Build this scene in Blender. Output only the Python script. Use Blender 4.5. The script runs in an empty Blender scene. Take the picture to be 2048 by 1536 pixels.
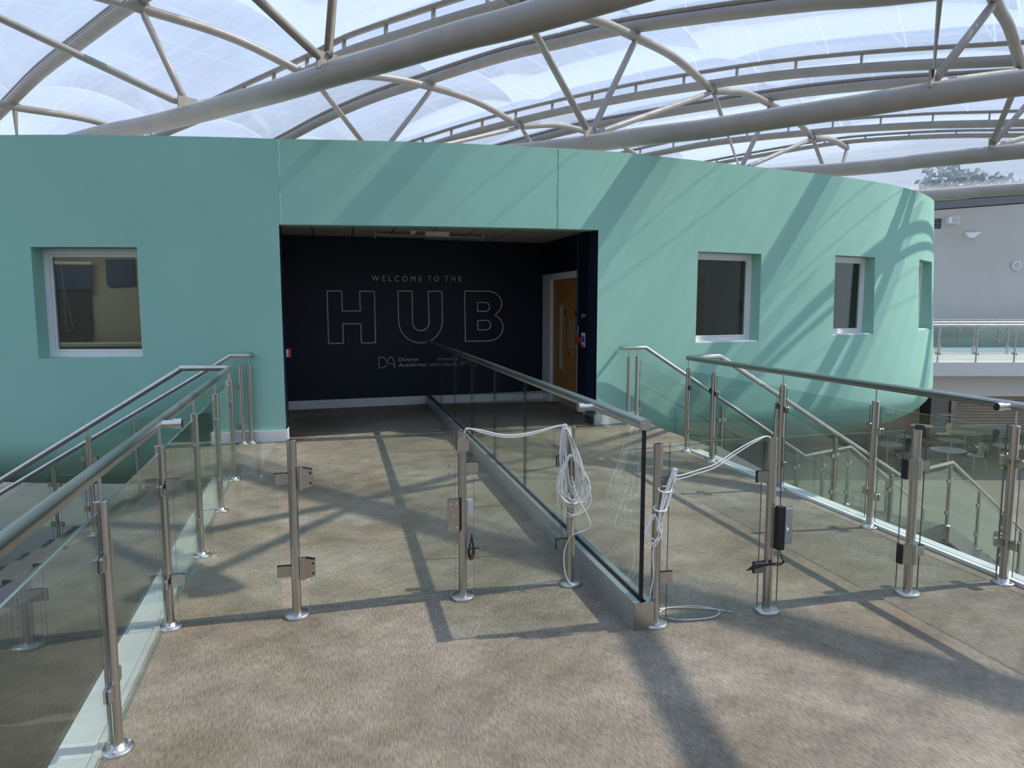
import bpy, math, random
from mathutils import Vector, Matrix
random.seed(7)
D = bpy.data
SC = bpy.context.scene
COL = SC.collection

# ------------------------------------------------------------------ camera, world, sun, exposure
cam_d = D.cameras.new('camera'); cam = D.objects.new('camera', cam_d); COL.objects.link(cam)
cam_d.sensor_fit = 'HORIZONTAL'; cam_d.sensor_width = 36.0; cam_d.lens = 36.0 * 1420 / 2048
cam_d.clip_end = 400; cam_d.clip_start = 0.05
cam.location = (0, 0, 1.72)
cam.rotation_euler = (math.radians(90 - 6.2693), 0, math.radians(-13.842))
SC.camera = cam

SUN_DIR = Vector((-0.95, 0.085, -1.0))
sun_d = D.lights.new('sun', 'SUN'); sun = D.objects.new('sun', sun_d); COL.objects.link(sun)
sun_d.energy = 4.7; sun_d.angle = math.radians(0.6); sun_d.color = (1.0, 0.93, 0.80)
sun.rotation_euler = SUN_DIR.to_track_quat('-Z', 'Y').to_euler()
sun.location = (15, -2, 18)

world = D.worlds.new('sky'); SC.world = world; world.use_nodes = True
wn = world.node_tree; wn.nodes.clear()
wo = wn.nodes.new('ShaderNodeOutputWorld'); wb = wn.nodes.new('ShaderNodeBackground')
wt = wn.nodes.new('ShaderNodeTexCoord'); ws = wn.nodes.new('ShaderNodeSeparateXYZ'); wr = wn.nodes.new('ShaderNodeValToRGB')
wn.links.new(wt.outputs['Generated'], ws.inputs[0]); wn.links.new(ws.outputs['Z'], wr.inputs[0])
wr.color_ramp.elements[0].position = 0.0; wr.color_ramp.elements[0].color = (0.74, 0.85, 1.0, 1)
wr.color_ramp.elements[1].position = 0.7; wr.color_ramp.elements[1].color = (0.50, 0.665, 1.0, 1)
wn.links.new(wr.outputs[0], wb.inputs['Color']); wb.inputs['Strength'].default_value = 1.28
wn.links.new(wb.outputs[0], wo.inputs[0])

SC.view_settings.view_transform = 'Standard'; SC.view_settings.look = 'None'
SC.view_settings.exposure = 0.0; SC.view_settings.gamma = 1.0; SC.view_settings.use_curve_mapping = False
try:
    SC.cycles.transparent_max_bounces = 40
    SC.cycles.max_bounces = 10
    SC.cycles.caustics_reflective = False
    SC.cycles.caustics_refractive = False
    SC.cycles.sample_clamp_indirect = 6.0
except Exception:
    pass

# ------------------------------------------------------------------ materials
def mat(name, col=(0.5, 0.5, 0.5), rough=0.5, metal=0.0, spec=0.5, emit=None, estr=0.0):
    m = D.materials.new(name); m.use_nodes = True
    b = m.node_tree.nodes['Principled BSDF']
    b.inputs['Base Color'].default_value = (*col, 1); b.inputs['Roughness'].default_value = rough
    b.inputs['Metallic'].default_value = metal; b.inputs['Specular IOR Level'].default_value = spec
    if emit:
        b.inputs['Emission Color'].default_value = (*emit, 1); b.inputs['Emission Strength'].default_value = estr
    return m

def N(m, t): return m.node_tree.nodes.new(t)
def LK(m, a, b): m.node_tree.links.new(a, b)

def noisy(name, c1, c2, scale=4, rough=0.6, stretch=(1, 1, 1), bump=0.0, bscale=60, bstretch=(1, 1, 1), metal=0.0, detail=4, spec=0.4, rough2=None):
    m = mat(name, c1, rough, metal, spec); b = m.node_tree.nodes['Principled BSDF']
    tc = N(m, 'ShaderNodeTexCoord'); mp = N(m, 'ShaderNodeMapping'); mp.inputs['Scale'].default_value = stretch
    nz = N(m, 'ShaderNodeTexNoise'); nz.inputs['Scale'].default_value = scale; nz.inputs['Detail'].default_value = detail
    cr = N(m, 'ShaderNodeValToRGB')
    cr.color_ramp.elements[0].color = (*c1, 1); cr.color_ramp.elements[1].color = (*c2, 1)
    cr.color_ramp.elements[0].position = 0.3; cr.color_ramp.elements[1].position = 0.7
    LK(m, tc.outputs['Object'], mp.inputs[0]); LK(m, mp.outputs[0], nz.inputs['Vector'])
    LK(m, nz.outputs['Fac'], cr.inputs[0]); LK(m, cr.outputs[0], b.inputs['Base Color'])
    if rough2 is not None:
        mr = N(m, 'ShaderNodeMapRange'); mr.inputs['To Min'].default_value = rough; mr.inputs['To Max'].default_value = rough2
        LK(m, nz.outputs['Fac'], mr.inputs['Value']); LK(m, mr.outputs[0], b.inputs['Roughness'])
    if bump:
        mp2 = N(m, 'ShaderNodeMapping'); mp2.inputs['Scale'].default_value = bstretch
        n2 = N(m, 'ShaderNodeTexNoise'); n2.inputs['Scale'].default_value = bscale; n2.inputs['Detail'].default_value = 3
        bp = N(m, 'ShaderNodeBump'); bp.inputs['Strength'].default_value = bump; bp.inputs['Distance'].default_value = 0.01
        LK(m, tc.outputs['Object'], mp2.inputs[0]); LK(m, mp2.outputs[0], n2.inputs['Vector'])
        LK(m, n2.outputs['Fac'], bp.inputs['Height']); LK(m, bp.outputs[0], b.inputs['Normal'])
    return m

def deck_material():
    m = mat('deck_concrete', (0.3, 0.26, 0.2), 0.7); b = m.node_tree.nodes['Principled BSDF']
    tc = N(m, 'ShaderNodeTexCoord')
    big = N(m, 'ShaderNodeTexNoise'); big.inputs['Scale'].default_value = 0.8; big.inputs['Detail'].default_value = 6
    mid = N(m, 'ShaderNodeTexNoise'); mid.inputs['Scale'].default_value = 4.5; mid.inputs['Detail'].default_value = 7; mid.inputs['Roughness'].default_value = 0.7
    mp = N(m, 'ShaderNodeMapping'); mp.inputs['Scale'].default_value = (1.0, 0.14, 1); mp.inputs['Rotation'].default_value = (0, 0, 0.06)
    fine = N(m, 'ShaderNodeTexNoise'); fine.inputs['Scale'].default_value = 150; fine.inputs['Detail'].default_value = 3; fine.inputs['Roughness'].default_value = 0.7
    LK(m, tc.outputs['Object'], big.inputs['Vector']); LK(m, tc.outputs['Object'], mid.inputs['Vector'])
    LK(m, tc.outputs['Object'], mp.inputs[0]); LK(m, mp.outputs[0], fine.inputs['Vector'])
    r1 = N(m, 'ShaderNodeValToRGB'); e = r1.color_ramp.elements
    e[0].position = 0.34; e[0].color = (0.200, 0.166, 0.122, 1); e[1].position = 0.66; e[1].color = (0.305, 0.275, 0.228, 1)
    LK(m, big.outputs['Fac'], r1.inputs[0])
    r2 = N(m, 'ShaderNodeValToRGB'); e = r2.color_ramp.elements
    e[0].position = 0.3; e[0].color = (0.70, 0.66, 0.60, 1); e[1].position = 0.72; e[1].color = (1.25, 1.22, 1.18, 1)
    LK(m, mid.outputs['Fac'], r2.inputs[0])
    r3 = N(m, 'ShaderNodeValToRGB'); e = r3.color_ramp.elements
    e[0].position = 0.33; e[0].color = (0.55, 0.52, 0.48, 1); e[1].position = 0.66; e[1].color = (1.36, 1.35, 1.34, 1)
    LK(m, fine.outputs['Fac'], r3.inputs[0])
    m1 = N(m, 'ShaderNodeMixRGB'); m1.blend_type = 'MULTIPLY'; m1.inputs[0].default_value = 1
    m2 = N(m, 'ShaderNodeMixRGB'); m2.blend_type = 'MULTIPLY'; m2.inputs[0].default_value = 0.85
    LK(m, r1.outputs[0], m1.inputs[1]); LK(m, r2.outputs[0], m1.inputs[2]); LK(m, m1.outputs[0], m2.inputs[1]); LK(m, r3.outputs[0], m2.inputs[2])
    # a few dark stains with a shape of their own
    st = N(m, 'ShaderNodeTexNoise'); st.inputs['Scale'].default_value = 1.7; st.inputs['Detail'].default_value = 9; st.inputs['Roughness'].default_value = 0.65
    r4 = N(m, 'ShaderNodeValToRGB'); e = r4.color_ramp.elements
    e[0].position = 0.66; e[0].color = (1, 1, 1, 1); e[1].position = 0.74; e[1].color = (0.62, 0.58, 0.55, 1)
    LK(m, tc.outputs['Object'], st.inputs['Vector']); LK(m, st.outputs['Fac'], r4.inputs[0])
    m3 = N(m, 'ShaderNodeMixRGB'); m3.blend_type = 'MULTIPLY'; m3.inputs[0].default_value = 1
    LK(m, m2.outputs[0], m3.inputs[1]); LK(m, r4.outputs[0], m3.inputs[2])
    LK(m, m3.outputs[0], b.inputs['Base Color'])
    bp = N(m, 'ShaderNodeBump'); bp.inputs['Strength'].default_value = 0.55; bp.inputs['Distance'].default_value = 0.006
    LK(m, fine.outputs['Fac'], bp.inputs['Height']); LK(m, bp.outputs[0], b.inputs['Normal'])
    mr = N(m, 'ShaderNodeMapRange'); mr.inputs['To Min'].default_value = 0.5; mr.inputs['To Max'].default_value = 0.75
    LK(m, mid.outputs['Fac'], mr.inputs['Value']); LK(m, mr.outputs[0], b.inputs['Roughness'])
    b.inputs['Specular IOR Level'].default_value = 0.4
    return m

def glass(name, tint=(0.9, 0.96, 0.93), ior=1.5, rough=0.0, haze=0.0):
    m = D.materials.new(name); m.use_nodes = True; nt = m.node_tree; nt.nodes.clear()
    o = N(m, 'ShaderNodeOutputMaterial'); t = N(m, 'ShaderNodeBsdfTransparent'); g = N(m, 'ShaderNodeBsdfGlossy'); f = N(m, 'ShaderNodeFresnel'); x = N(m, 'ShaderNodeMixShader')
    t.inputs[0].default_value = (*tint, 1); g.inputs['Roughness'].default_value = rough; g.inputs[0].default_value = (0.95, 1.0, 0.97, 1)
    # facing-independent fresnel (same from either side of the sheet)
    f.inputs['IOR'].default_value = ior
    geo = N(m, 'ShaderNodeNewGeometry'); inv = N(m, 'ShaderNodeMath'); inv.operation = 'MULTIPLY_ADD'
    inv.inputs[1].default_value = (1 / ior - ior); inv.inputs[2].default_value = ior
    LK(m, geo.outputs['Backfacing'], inv.inputs[0]); LK(m, inv.outputs[0], f.inputs['IOR'])
    LK(m, f.outputs[0], x.inputs[0]); LK(m, t.outputs[0], x.inputs[1]); LK(m, g.outputs[0], x.inputs[2])
    if haze:
        d = N(m, 'ShaderNodeBsdfDiffuse'); d.inputs[0].default_value = (0.8, 0.85, 0.82, 1)
        y = N(m, 'ShaderNodeMixShader'); y.inputs[0].default_value = haze
        LK(m, x.outputs[0], y.inputs[1]); LK(m, d.outputs[0], y.inputs[2]); LK(m, y.outputs[0], o.inputs[0])
    else:
        LK(m, x.outputs[0], o.inputs[0])
    return m

def film_material():
    m = D.materials.new('roof_film'); m.use_nodes = True; nt = m.node_tree; nt.nodes.clear()
    o = N(m, 'ShaderNodeOutputMaterial'); tr = N(m, 'ShaderNodeBsdfTransparent'); tl = N(m, 'ShaderNodeBsdfTranslucent'); df = N(m, 'ShaderNodeBsdfDiffuse')
    gl = N(m, 'ShaderNodeBsdfGlossy'); gl.inputs['Roughness'].default_value = 0.12; gl.inputs[0].default_value = (0.9, 0.93, 1, 1)
    tr.inputs[0].default_value = (0.97, 0.98, 1.0, 1); tl.inputs[0].default_value = (0.80, 0.86, 0.95, 1); df.inputs[0].default_value = (0.85, 0.88, 0.95, 1)
    uv = N(m, 'ShaderNodeUVMap'); uv.uv_map = 'UVMap'
    sep = N(m, 'ShaderNodeSeparateXYZ'); LK(m, uv.outputs[0], sep.inputs[0])
    # wrinkles running across the sheet
    mp = N(m, 'ShaderNodeMapping'); mp.inputs['Scale'].default_value = (0.16, 2.4, 1); mp.inputs['Rotation'].default_value = (0, 0, 0.10)
    nz = N(m, 'ShaderNodeTexNoise'); nz.inputs['Scale'].default_value = 1.6; nz.inputs['Detail'].default_value = 7; nz.inputs['Distortion'].default_value = 0.5; nz.inputs['Roughness'].default_value = 0.62
    LK(m, uv.outputs[0], mp.inputs[0]); LK(m, mp.outputs[0], nz.inputs['Vector'])
    mr = N(m, 'ShaderNodeMapRange'); mr.inputs['From Min'].default_value = 0.45; mr.inputs['From Max'].default_value = 0.72
    mr.inputs['To Min'].default_value = 0.015; mr.inputs['To Max'].default_value = 0.22
    LK(m, nz.outputs['Fac'], mr.inputs['Value'])
    # welded seams: narrow lines across the sheet every 1.25 m
    fr = N(m, 'ShaderNodeMath'); fr.operation = 'MULTIPLY'; fr.inputs[1].default_value = 1 / 1.27
    fc = N(m, 'ShaderNodeMath'); fc.operation = 'FRACT'
    sb = N(m, 'ShaderNodeMath'); sb.operation = 'SUBTRACT'; sb.inputs[1].default_value = 0.5
    ab = N(m, 'ShaderNodeMath'); ab.operation = 'ABSOLUTE'; lt = N(m, 'ShaderNodeMath'); lt.operation = 'LESS_THAN'; lt.inputs[1].default_value = 0.009
    LK(m, sep.outputs['X'], fr.inputs[0]); LK(m, fr.outputs[0], fc.inputs[0]); LK(m, fc.outputs[0], sb.inputs[0]); LK(m, sb.outputs[0], ab.inputs[0]); LK(m, ab.outputs[0], lt.inputs[0])
    sm = N(m, 'ShaderNodeMath'); sm.operation = 'MULTIPLY'; sm.inputs[1].default_value = 0.55; LK(m, lt.outputs[0], sm.inputs[0])
    mx = N(m, 'ShaderNodeMath'); mx.operation = 'MAXIMUM'; LK(m, mr.outputs[0], mx.inputs[0]); LK(m, sm.outputs[0], mx.inputs[1])
    dd = N(m, 'ShaderNodeMixShader'); dd.inputs[0].default_value = 0.55; LK(m, df.outputs[0], dd.inputs[1]); LK(m, tl.outputs[0], dd.inputs[2])
    a = N(m, 'ShaderNodeMixShader'); LK(m, mx.outputs[0], a.inputs[0]); LK(m, tr.outputs[0], a.inputs[1]); LK(m, dd.outputs[0], a.inputs[2])
    lw = N(m, 'ShaderNodeLayerWeight'); lw.inputs[0].default_value = 0.18
    fm = N(m, 'ShaderNodeMath'); fm.operation = 'MULTIPLY'; fm.inputs[1].default_value = 0.45; LK(m, lw.outputs['Fresnel'], fm.inputs[0])
    b = N(m, 'ShaderNodeMixShader'); LK(m, fm.outputs[0], b.inputs[0]); LK(m, a.outputs[0], b.inputs[1]); LK(m, gl.outputs[0], b.inputs[2])
    bp = N(m, 'ShaderNodeBump'); bp.inputs['Strength'].default_value = 0.3; bp.inputs['Distance'].default_value = 0.1
    LK(m, nz.outputs['Fac'], bp.inputs['Height']); LK(m, bp.outputs[0], gl.inputs['Normal']); LK(m, bp.outputs[0], df.inputs['Normal'])
    LK(m, b.outputs[0], o.inputs[0])
    return m

M = {}
M['deck'] = deck_material()
M['green'] = noisy('green_render', (0.315, 0.59, 0.485), (0.34, 0.62, 0.515), 1.2, 0.75, bump=0.12, bscale=8, spec=0.2)
M['trim'] = noisy('white_trim', (0.74, 0.75, 0.72), (0.82, 0.82, 0.80), 5, 0.45)
M['white'] = noisy('white_paint', (0.78, 0.78, 0.77), (0.84, 0.84, 0.83), 3, 0.4)
M['steel'] = noisy('brushed_steel', (0.44, 0.42, 0.385), (0.57, 0.55, 0.515), 14, 0.20, (1, 1, 0.06), metal=1.0, rough2=0.30)
M['rail'] = noisy('handrail_steel', (0.54, 0.52, 0.485), (0.66, 0.64, 0.605), 9, 0.24, (1, 0.08, 1), metal=1.0, rough2=0.36)
M['polished'] = noisy('polished_steel', (0.48, 0.475, 0.455), (0.58, 0.575, 0.555), 12, 0.34, metal=1.0)
M['glass'] = glass('clear_glass', (0.905, 0.945, 0.925))
M['gate_glass'] = glass('gate_glass', (0.945, 0.975, 0.955))
M['window_glass'] = glass('window_glass', (0.72, 0.78, 0.76))
M['edge'] = mat('glass_edge', (0.12, 0.18, 0.165), 0.1)
M['rubber'] = noisy('black_rubber', (0.01, 0.01, 0.01), (0.022, 0.022, 0.022), 20, 0.6)
M['alu'] = noisy('satin_aluminium', (0.40, 0.42, 0.42), (0.46, 0.48, 0.475), 6, 0.4, (1, 0.1, 1), metal=0.6)
M['navy'] = noisy('navy_paint', (0.003, 0.007, 0.022), (0.004, 0.009, 0.028), 2, 0.55)
M['letter'] = noisy('grey_vinyl', (0.55, 0.53, 0.47), (0.62, 0.60, 0.54), 4, 0.5)
M['tile'] = noisy('ceiling_tile', (0.52, 0.49, 0.45), (0.58, 0.55, 0.51), 30, 0.85)
M['tbar'] = noisy('ceiling_grid', (0.22, 0.21, 0.2), (0.26, 0.25, 0.24), 10, 0.6)
M['wood'] = noisy('oak_veneer', (0.33, 0.155, 0.045), (0.42, 0.21, 0.07), 5, 0.4, (6, 6, 0.5))
M['dark'] = noisy('dark_metal', (0.03, 0.03, 0.035), (0.05, 0.05, 0.055), 10, 0.45)
M['red'] = noisy('red_plastic', (0.55, 0.02, 0.02), (0.62, 0.03, 0.03), 10, 0.35)
M['purple'] = noisy('purple_print', (0.10, 0.08, 0.35), (0.13, 0.10, 0.42), 10, 0.5)
M['cable'] = noisy('white_cable', (0.80, 0.79, 0.76), (0.88, 0.87, 0.84), 30, 0.4)
M['blackcable'] = noisy('black_cable', (0.012, 0.012, 0.012), (0.025, 0.025, 0.025), 30, 0.4)
M['tape'] = noisy('yellow_tape', (0.55, 0.47, 0.06), (0.65, 0.56, 0.10), 60, 0.5)
M['roofsteel'] = noisy('roof_paint', (0.335, 0.305, 0.27), (0.385, 0.355, 0.315), 3, 0.38)
M['film'] = film_material()
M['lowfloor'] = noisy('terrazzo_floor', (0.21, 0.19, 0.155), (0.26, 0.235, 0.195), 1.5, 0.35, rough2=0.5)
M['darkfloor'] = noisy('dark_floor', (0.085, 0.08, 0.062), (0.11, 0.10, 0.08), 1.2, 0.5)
M['farwall'] = noisy('grey_render', (0.50, 0.475, 0.435), (0.54, 0.515, 0.475), 0.7, 0.8)
M['fascia'] = noisy('white_fascia', (0.66, 0.655, 0.645), (0.72, 0.715, 0.705), 0.9, 0.6)
M['band'] = noisy('slate_band', (0.16, 0.17, 0.19), (0.19, 0.20, 0.22), 1, 0.5)
M['black'] = noisy('near_black', (0.008, 0.008, 0.01), (0.015, 0.015, 0.018), 4, 0.6)
M['shutter'] = noisy('shutter_grey', (0.52, 0.51, 0.48), (0.58, 0.57, 0.54), 2, 0.5)
M['bluedoor'] = noisy('blue_grey_door', (0.36, 0.41, 0.47), (0.40, 0.45, 0.51), 2, 0.5)
M['galleryfloor'] = noisy('gallery_floor', (0.52, 0.51, 0.45), (0.58, 0.57, 0.51), 2, 0.6)
M['galleryblue'] = noisy('gallery_vinyl', (0.30, 0.38, 0.42), (0.34, 0.42, 0.46), 2, 0.6)
M['tabletop'] = noisy('table_laminate', (0.55, 0.54, 0.48), (0.62, 0.61, 0.55), 3, 0.35)
M['cream'] = noisy('cream_plastic', (0.62, 0.58, 0.40), (0.68, 0.64, 0.46), 4, 0.4)
M['charcoal'] = noisy('charcoal_plastic', (0.035, 0.045, 0.045), (0.05, 0.06, 0.06), 4, 0.4)
M['stair'] = noisy('stair_vinyl', (0.085, 0.085, 0.08), (0.11, 0.11, 0.10), 2, 0.6)
M['stringer'] = noisy('stringer_paint', (0.30, 0.30, 0.29), (0.34, 0.34, 0.33), 2, 0.6)
M['room'] = noisy('room_paint', (0.46, 0.43, 0.37), (0.50, 0.47, 0.41), 1, 0.8)
M['cupboard'] = noisy('cupboard_laminate', (0.55, 0.50, 0.38), (0.60, 0.55, 0.43), 2, 0.5)
M['bluepaint'] = noisy('blue_print', (0.03, 0.06, 0.16), (0.045, 0.08, 0.20), 2, 0.5)
M['lamp'] = mat('lamp_diffuser', (0.9, 0.85, 0.7), 0.5, emit=(1.0, 0.86, 0.6), estr=2.2)
M['lightlens'] = noisy('lamp_lens', (0.45, 0.46, 0.42), (0.52, 0.53, 0.49), 8, 0.3)
M['bark'] = noisy('bark', (0.08, 0.06, 0.04), (0.12, 0.09, 0.06), 8, 0.8)
M['leaf'] = noisy('hazed_foliage', (0.36, 0.43, 0.43), (0.42, 0.50, 0.50), 3, 0.7)  # leaf colour paled towards blue to carry the haze of film and distance

# ------------------------------------------------------------------ mesh helpers
def worldloc(o):
    p = Vector((0, 0, 0))
    while o is not None:
        p += o.location; o = o.parent
    return p

class MB:
    def __init__(s): s.v = []; s.f = []; s.sm = []; s.mi = []; s.uv = None; s.cur = 0
    def add(s, vs, fs, smooth=False, mi=None):
        o = len(s.v); s.v += [tuple(p) for p in vs]
        for f in fs: s.f.append([i + o for i in f]); s.sm.append(smooth); s.mi.append(s.cur if mi is None else mi)
    def box(s, x0, x1, y0, y1, z0, z1, mi=None):
        s.add([(x0, y0, z0), (x1, y0, z0), (x1, y1, z0), (x0, y1, z0), (x0, y0, z1), (x1, y0, z1), (x1, y1, z1), (x0, y1, z1)],
              [(0, 3, 2, 1), (4, 5, 6, 7), (0, 1, 5, 4), (1, 2, 6, 5), (2, 3, 7, 6), (3, 0, 4, 7)], mi=mi); return s
    def obox(s, c, ax, ay, hx, hy, hz, az=(0, 0, 1), ch=0.0, mi=None):
        """box centred at c with axes ax, ay, az and half sizes; ch chamfers the four az-parallel edges"""
        c = Vector(c); ax = Vector(ax).normalized(); ay = Vector(ay).normalized(); az = Vector(az).normalized()
        if ch:
            pr = [(-hx + ch, -hy), (hx - ch, -hy), (hx, -hy + ch), (hx, hy - ch), (hx - ch, hy), (-hx + ch, hy), (-hx, hy - ch), (-hx, -hy + ch)]
        else:
            pr = [(-hx, -hy), (hx, -hy), (hx, hy), (-hx, hy)]
        n = len(pr)
        vs = [c + ax * a + ay * b - az * hz for a, b in pr] + [c + ax * a + ay * b + az * hz for a, b in pr]
        fs = [tuple(range(n - 1, -1, -1)), tuple(range(n, 2 * n))] + [(i, (i + 1) % n, n + (i + 1) % n, n + i) for i in range(n)]
        s.add(vs, fs, mi=mi); return s
    def prism(s, poly, z0, z1, mi=None):
        n = len(poly)
        vs = [(x, y, z0) for x, y in poly] + [(x, y, z1) for x, y in poly]
        s.add(vs, [tuple(range(n - 1, -1, -1)), tuple(range(n, 2 * n))] + [(i, (i + 1) % n, n + (i + 1) % n, n + i) for i in range(n)], mi=mi); return s
    def plate(s, pts, nrm, th, mi=None):
        """planar polygon pts extruded by th along nrm, centred"""
        n = len(pts); h = Vector(nrm).normalized() * (th / 2)
        vs = [Vector(p) - h for p in pts] + [Vector(p) + h for p in pts]
        s.add(vs, [tuple(range(n - 1, -1, -1)), tuple(range(n, 2 * n))] + [(i, (i + 1) % n, n + (i + 1) % n, n + i) for i in range(n)], mi=mi); return s
    def tube(s, pts, r, n=12, caps=True, closed=False, mi=None, smooth=True):
        P = [Vector(p) for p in pts]; m = len(P); rings = []
        up = None
        for i in range(m):
            if closed: t = (P[(i + 1) % m] - P[i - 1])
            elif i == 0: t = P[1] - P[0]
            elif i == m - 1: t = P[-1] - P[-2]
            else:
                t = (P[i + 1] - P[i]).normalized() + (P[i] - P[i - 1]).normalized()
            t = t.normalized()
            if up is None:
                up = Vector((0, 0, 1)) if abs(t.z) < 0.9 else Vector((0, 1, 0))
            a = (up - t * up.dot(t)).normalized(); b = t.cross(a); up = a
            k = 1.0
            if not closed and 0 < i < m - 1:
                c = max(0.3, t.dot((P[i + 1] - P[i]).normalized())); k = 1.0
            rr = r[i] if isinstance(r, (list, tuple)) else r
            rings.append([P[i] + (a * math.cos(2 * math.pi * j / n + math.pi / n) + b * math.sin(2 * math.pi * j / n + math.pi / n)) * rr * k for j in range(n)])
        vs = [p for rg in rings for p in rg]; fs = []
        for i in range(m if closed else m - 1):
            q = (i + 1) % m
            for j in range(n): fs.append((i * n + j, i * n + (j + 1) % n, q * n + (j + 1) % n, q * n + j))
        s.add(vs, fs, smooth=smooth, mi=mi)
        if caps and not closed:
            o = len(s.v); s.add(rings[0], [tuple(range(n - 1, -1, -1))], mi=mi); s.add(rings[-1], [tuple(range(n))], mi=mi)
        return s
    def lathe(s, c, prof, n=16, mi=None, smooth=True):
        """revolve (r, z) profile about the vertical through c"""
        c = Vector(c); vs = []; fs = []
        for r, z in prof:
            for j in range(n):
                a = 2 * math.pi * j / n; vs.append(c + Vector((r * math.cos(a), r * math.sin(a), z)))
        for i in range(len(prof) - 1):
            for j in range(n): fs.append((i * n + j, i * n + (j + 1) % n, (i + 1) * n + (j + 1) % n, (i + 1) * n + j))
        s.add(vs, fs, smooth=smooth, mi=mi)
        s.add(vs[:n], [tuple(range(n - 1, -1, -1))], mi=mi); s.add(vs[-n:], [tuple(range(n))], mi=mi)
        return s
    def mesh(s, name, mats, off=Vector((0, 0, 0))):
        me = D.meshes.new(name)
        me.from_pydata([(x - off.x, y - off.y, z - off.z) for x, y, z in s.v], [], s.f)
        for m_ in (mats if isinstance(mats, (list, tuple)) else [mats]): me.materials.append(M[m_] if isinstance(m_, str) else m_)
        me.polygons.foreach_set('use_smooth', s.sm); me.polygons.foreach_set('material_index', s.mi)
        if s.uv:
            ul = me.uv_layers.new(name='UVMap')
            for lp in me.loops: ul.data[lp.index].uv = s.uv[lp.vertex_index]
        me.update(); return me
    def build(s, name, mats, parent=None, kind=None):
        off = worldloc(parent) if parent else Vector((0, 0, 0))
        o = D.objects.new(name, s.mesh(name, mats, off)); COL.objects.link(o)
        if parent: o.parent = parent
        if kind: o['kind'] = kind
        return o

def tag(o, label, cat, group=None):
    o['label'] = label; o['category'] = cat
    if group: o['group'] = group
    return o
def thing(name, label, cat, loc=(0, 0, 0), group=None):
    o = D.objects.new(name, None); COL.objects.link(o); o.location = loc; o.empty_display_size = 0.2
    return tag(o, label, cat, group)
def struct_empty(name, loc=(0, 0, 0), label=None):
    o = D.objects.new(name, None); COL.objects.link(o); o.location = loc; o.empty_display_size = 0.2; o['kind'] = 'structure'
    if label: o['label'] = label
    return o
def inst(name, me, parent, loc, rz=0.0):
    o = D.objects.new(name, me); COL.objects.link(o); o.parent = parent
    o.location = Vector(loc) - worldloc(parent) if parent else Vector(loc); o.rotation_euler = (0, 0, rz); return o
def copy_tree(o, loc, rz):
    r = o.copy(); COL.objects.link(r); r.location = loc; r.rotation_euler = (0, 0, rz)
    for ch in list(o.children):
        c = ch.copy(); COL.objects.link(c); c.parent = r
        for g in ch.children:
            d = g.copy(); COL.objects.link(d); d.parent = c
    return r
def catmull(P, n=8, closed=False):
    P = [Vector(p) for p in P]; out = []; m = len(P)
    for i in range(m if closed else m - 1):
        p0 = P[i - 1] if (i > 0 or closed) else 2 * P[0] - P[1]
        p1 = P[i]; p2 = P[(i + 1) % m]; p3 = P[(i + 2) % m] if (i + 2 < m or closed) else 2 * P[-1] - P[-2]
        for k in range(n):
            t = k / n
            out.append(0.5 * ((2 * p1) + (p2 - p0) * t + (2 * p0 - 5 * p1 + 4 * p2 - p3) * t * t + (3 * p1 - p0 - 3 * p2 + p3) * t ** 3))
    if not closed: out.append(P[-1])
    return out
def lerp(a, b, t): return a + (b - a) * t
def interp(x, T):
    if x <= T[0][0]: return T[0][1]
    for (a, fa), (b, fb) in zip(T, T[1:]):
        if x <= b: return lerp(fa, fb, (x - a) / (b - a))
    return T[-1][1]

# ------------------------------------------------------------------ the bridge deck
def xl(Y): return -0.875 - 0.034 * (Y - 2.9)      # left rail line
XR = 4.0                                          # right rail line
m = MB().prism([(XR + 0.06, -7), (XR + 0.06, 7.60), (4.42, 7.70), (4.42, 9.60), (3.6, 9.50), (2.0, 9.34), (0.0, 9.28), (-1.5, 9.34), (-1.48, 7.50), (xl(7.5) - 0.05, 7.50), (xl(-7) - 0.05, -7)], -0.32, 0.0)
floor = m.build('floor', 'deck', kind='structure')
m = MB()
for a, b in ((-7, 2.6), (2.6, 5.15), (5.15, 7.49)):
    n_ = lambda Y, dx: xl(Y) + dx
    m.prism([(n_(a, -0.05), a), (n_(a, -0.215), a), (n_(b, -0.215), b), (n_(b, -0.05), b)][::-1], -0.42, 0.012)
    m.prism([(n_(a, -0.045), a), (n_(a, -0.07), a), (n_(b, -0.07), b), (n_(b, -0.045), b)][::-1], -0.02, 0.022)
m.build('trim_1', 'trim', kind='structure')
m = MB()
for a, b in ((-7, 3.0), (3.0, 5.7), (5.7, 7.58)):
    m.box(XR + 0.05, XR + 0.2, a, b, -0.42, 0.012); m.box(XR + 0.045, XR + 0.075, a, b, -0.02, 0.024)
m.build('trim_2', 'trim', kind='structure')

# ------------------------------------------------------------------ the pod: curved green wall
PLAN = [(-12.6, 18.0), (-12.0, 16.0), (-10.8, 14.3), (-9, 12.6), (-7.4, 11.6), (-5.6, 10.62), (-3.84, 9.96), (-2.23, 9.59), (-.64, 9.38), (1.3, 9.38), (3.02, 9.53), (4.08, 9.72), (5.385, 9.98), (6.31, 10.16),
        (7.88, 10.50), (9.08, 10.83), (9.95, 11.16), (10.78, 11.58), (11.53, 12.07), (12.2, 12.62), (12.78, 13.3), (13.13, 14.1), (13.28, 15.0), (13.0, 16.6), (12.2, 18.0)]
PC = catmull([Vector((x, y, 0)) for x, y in PLAN], 24)
PS = [0.0]
for a, b in zip(PC, PC[1:]): PS.append(PS[-1] + (b - a).length)
s0 = PS[min(range(len(PC)), key=lambda i: abs(PC[i].x + 0.63) if PC[i].y < 11 else 99)]
PS = [s - s0 for s in PS]
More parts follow.
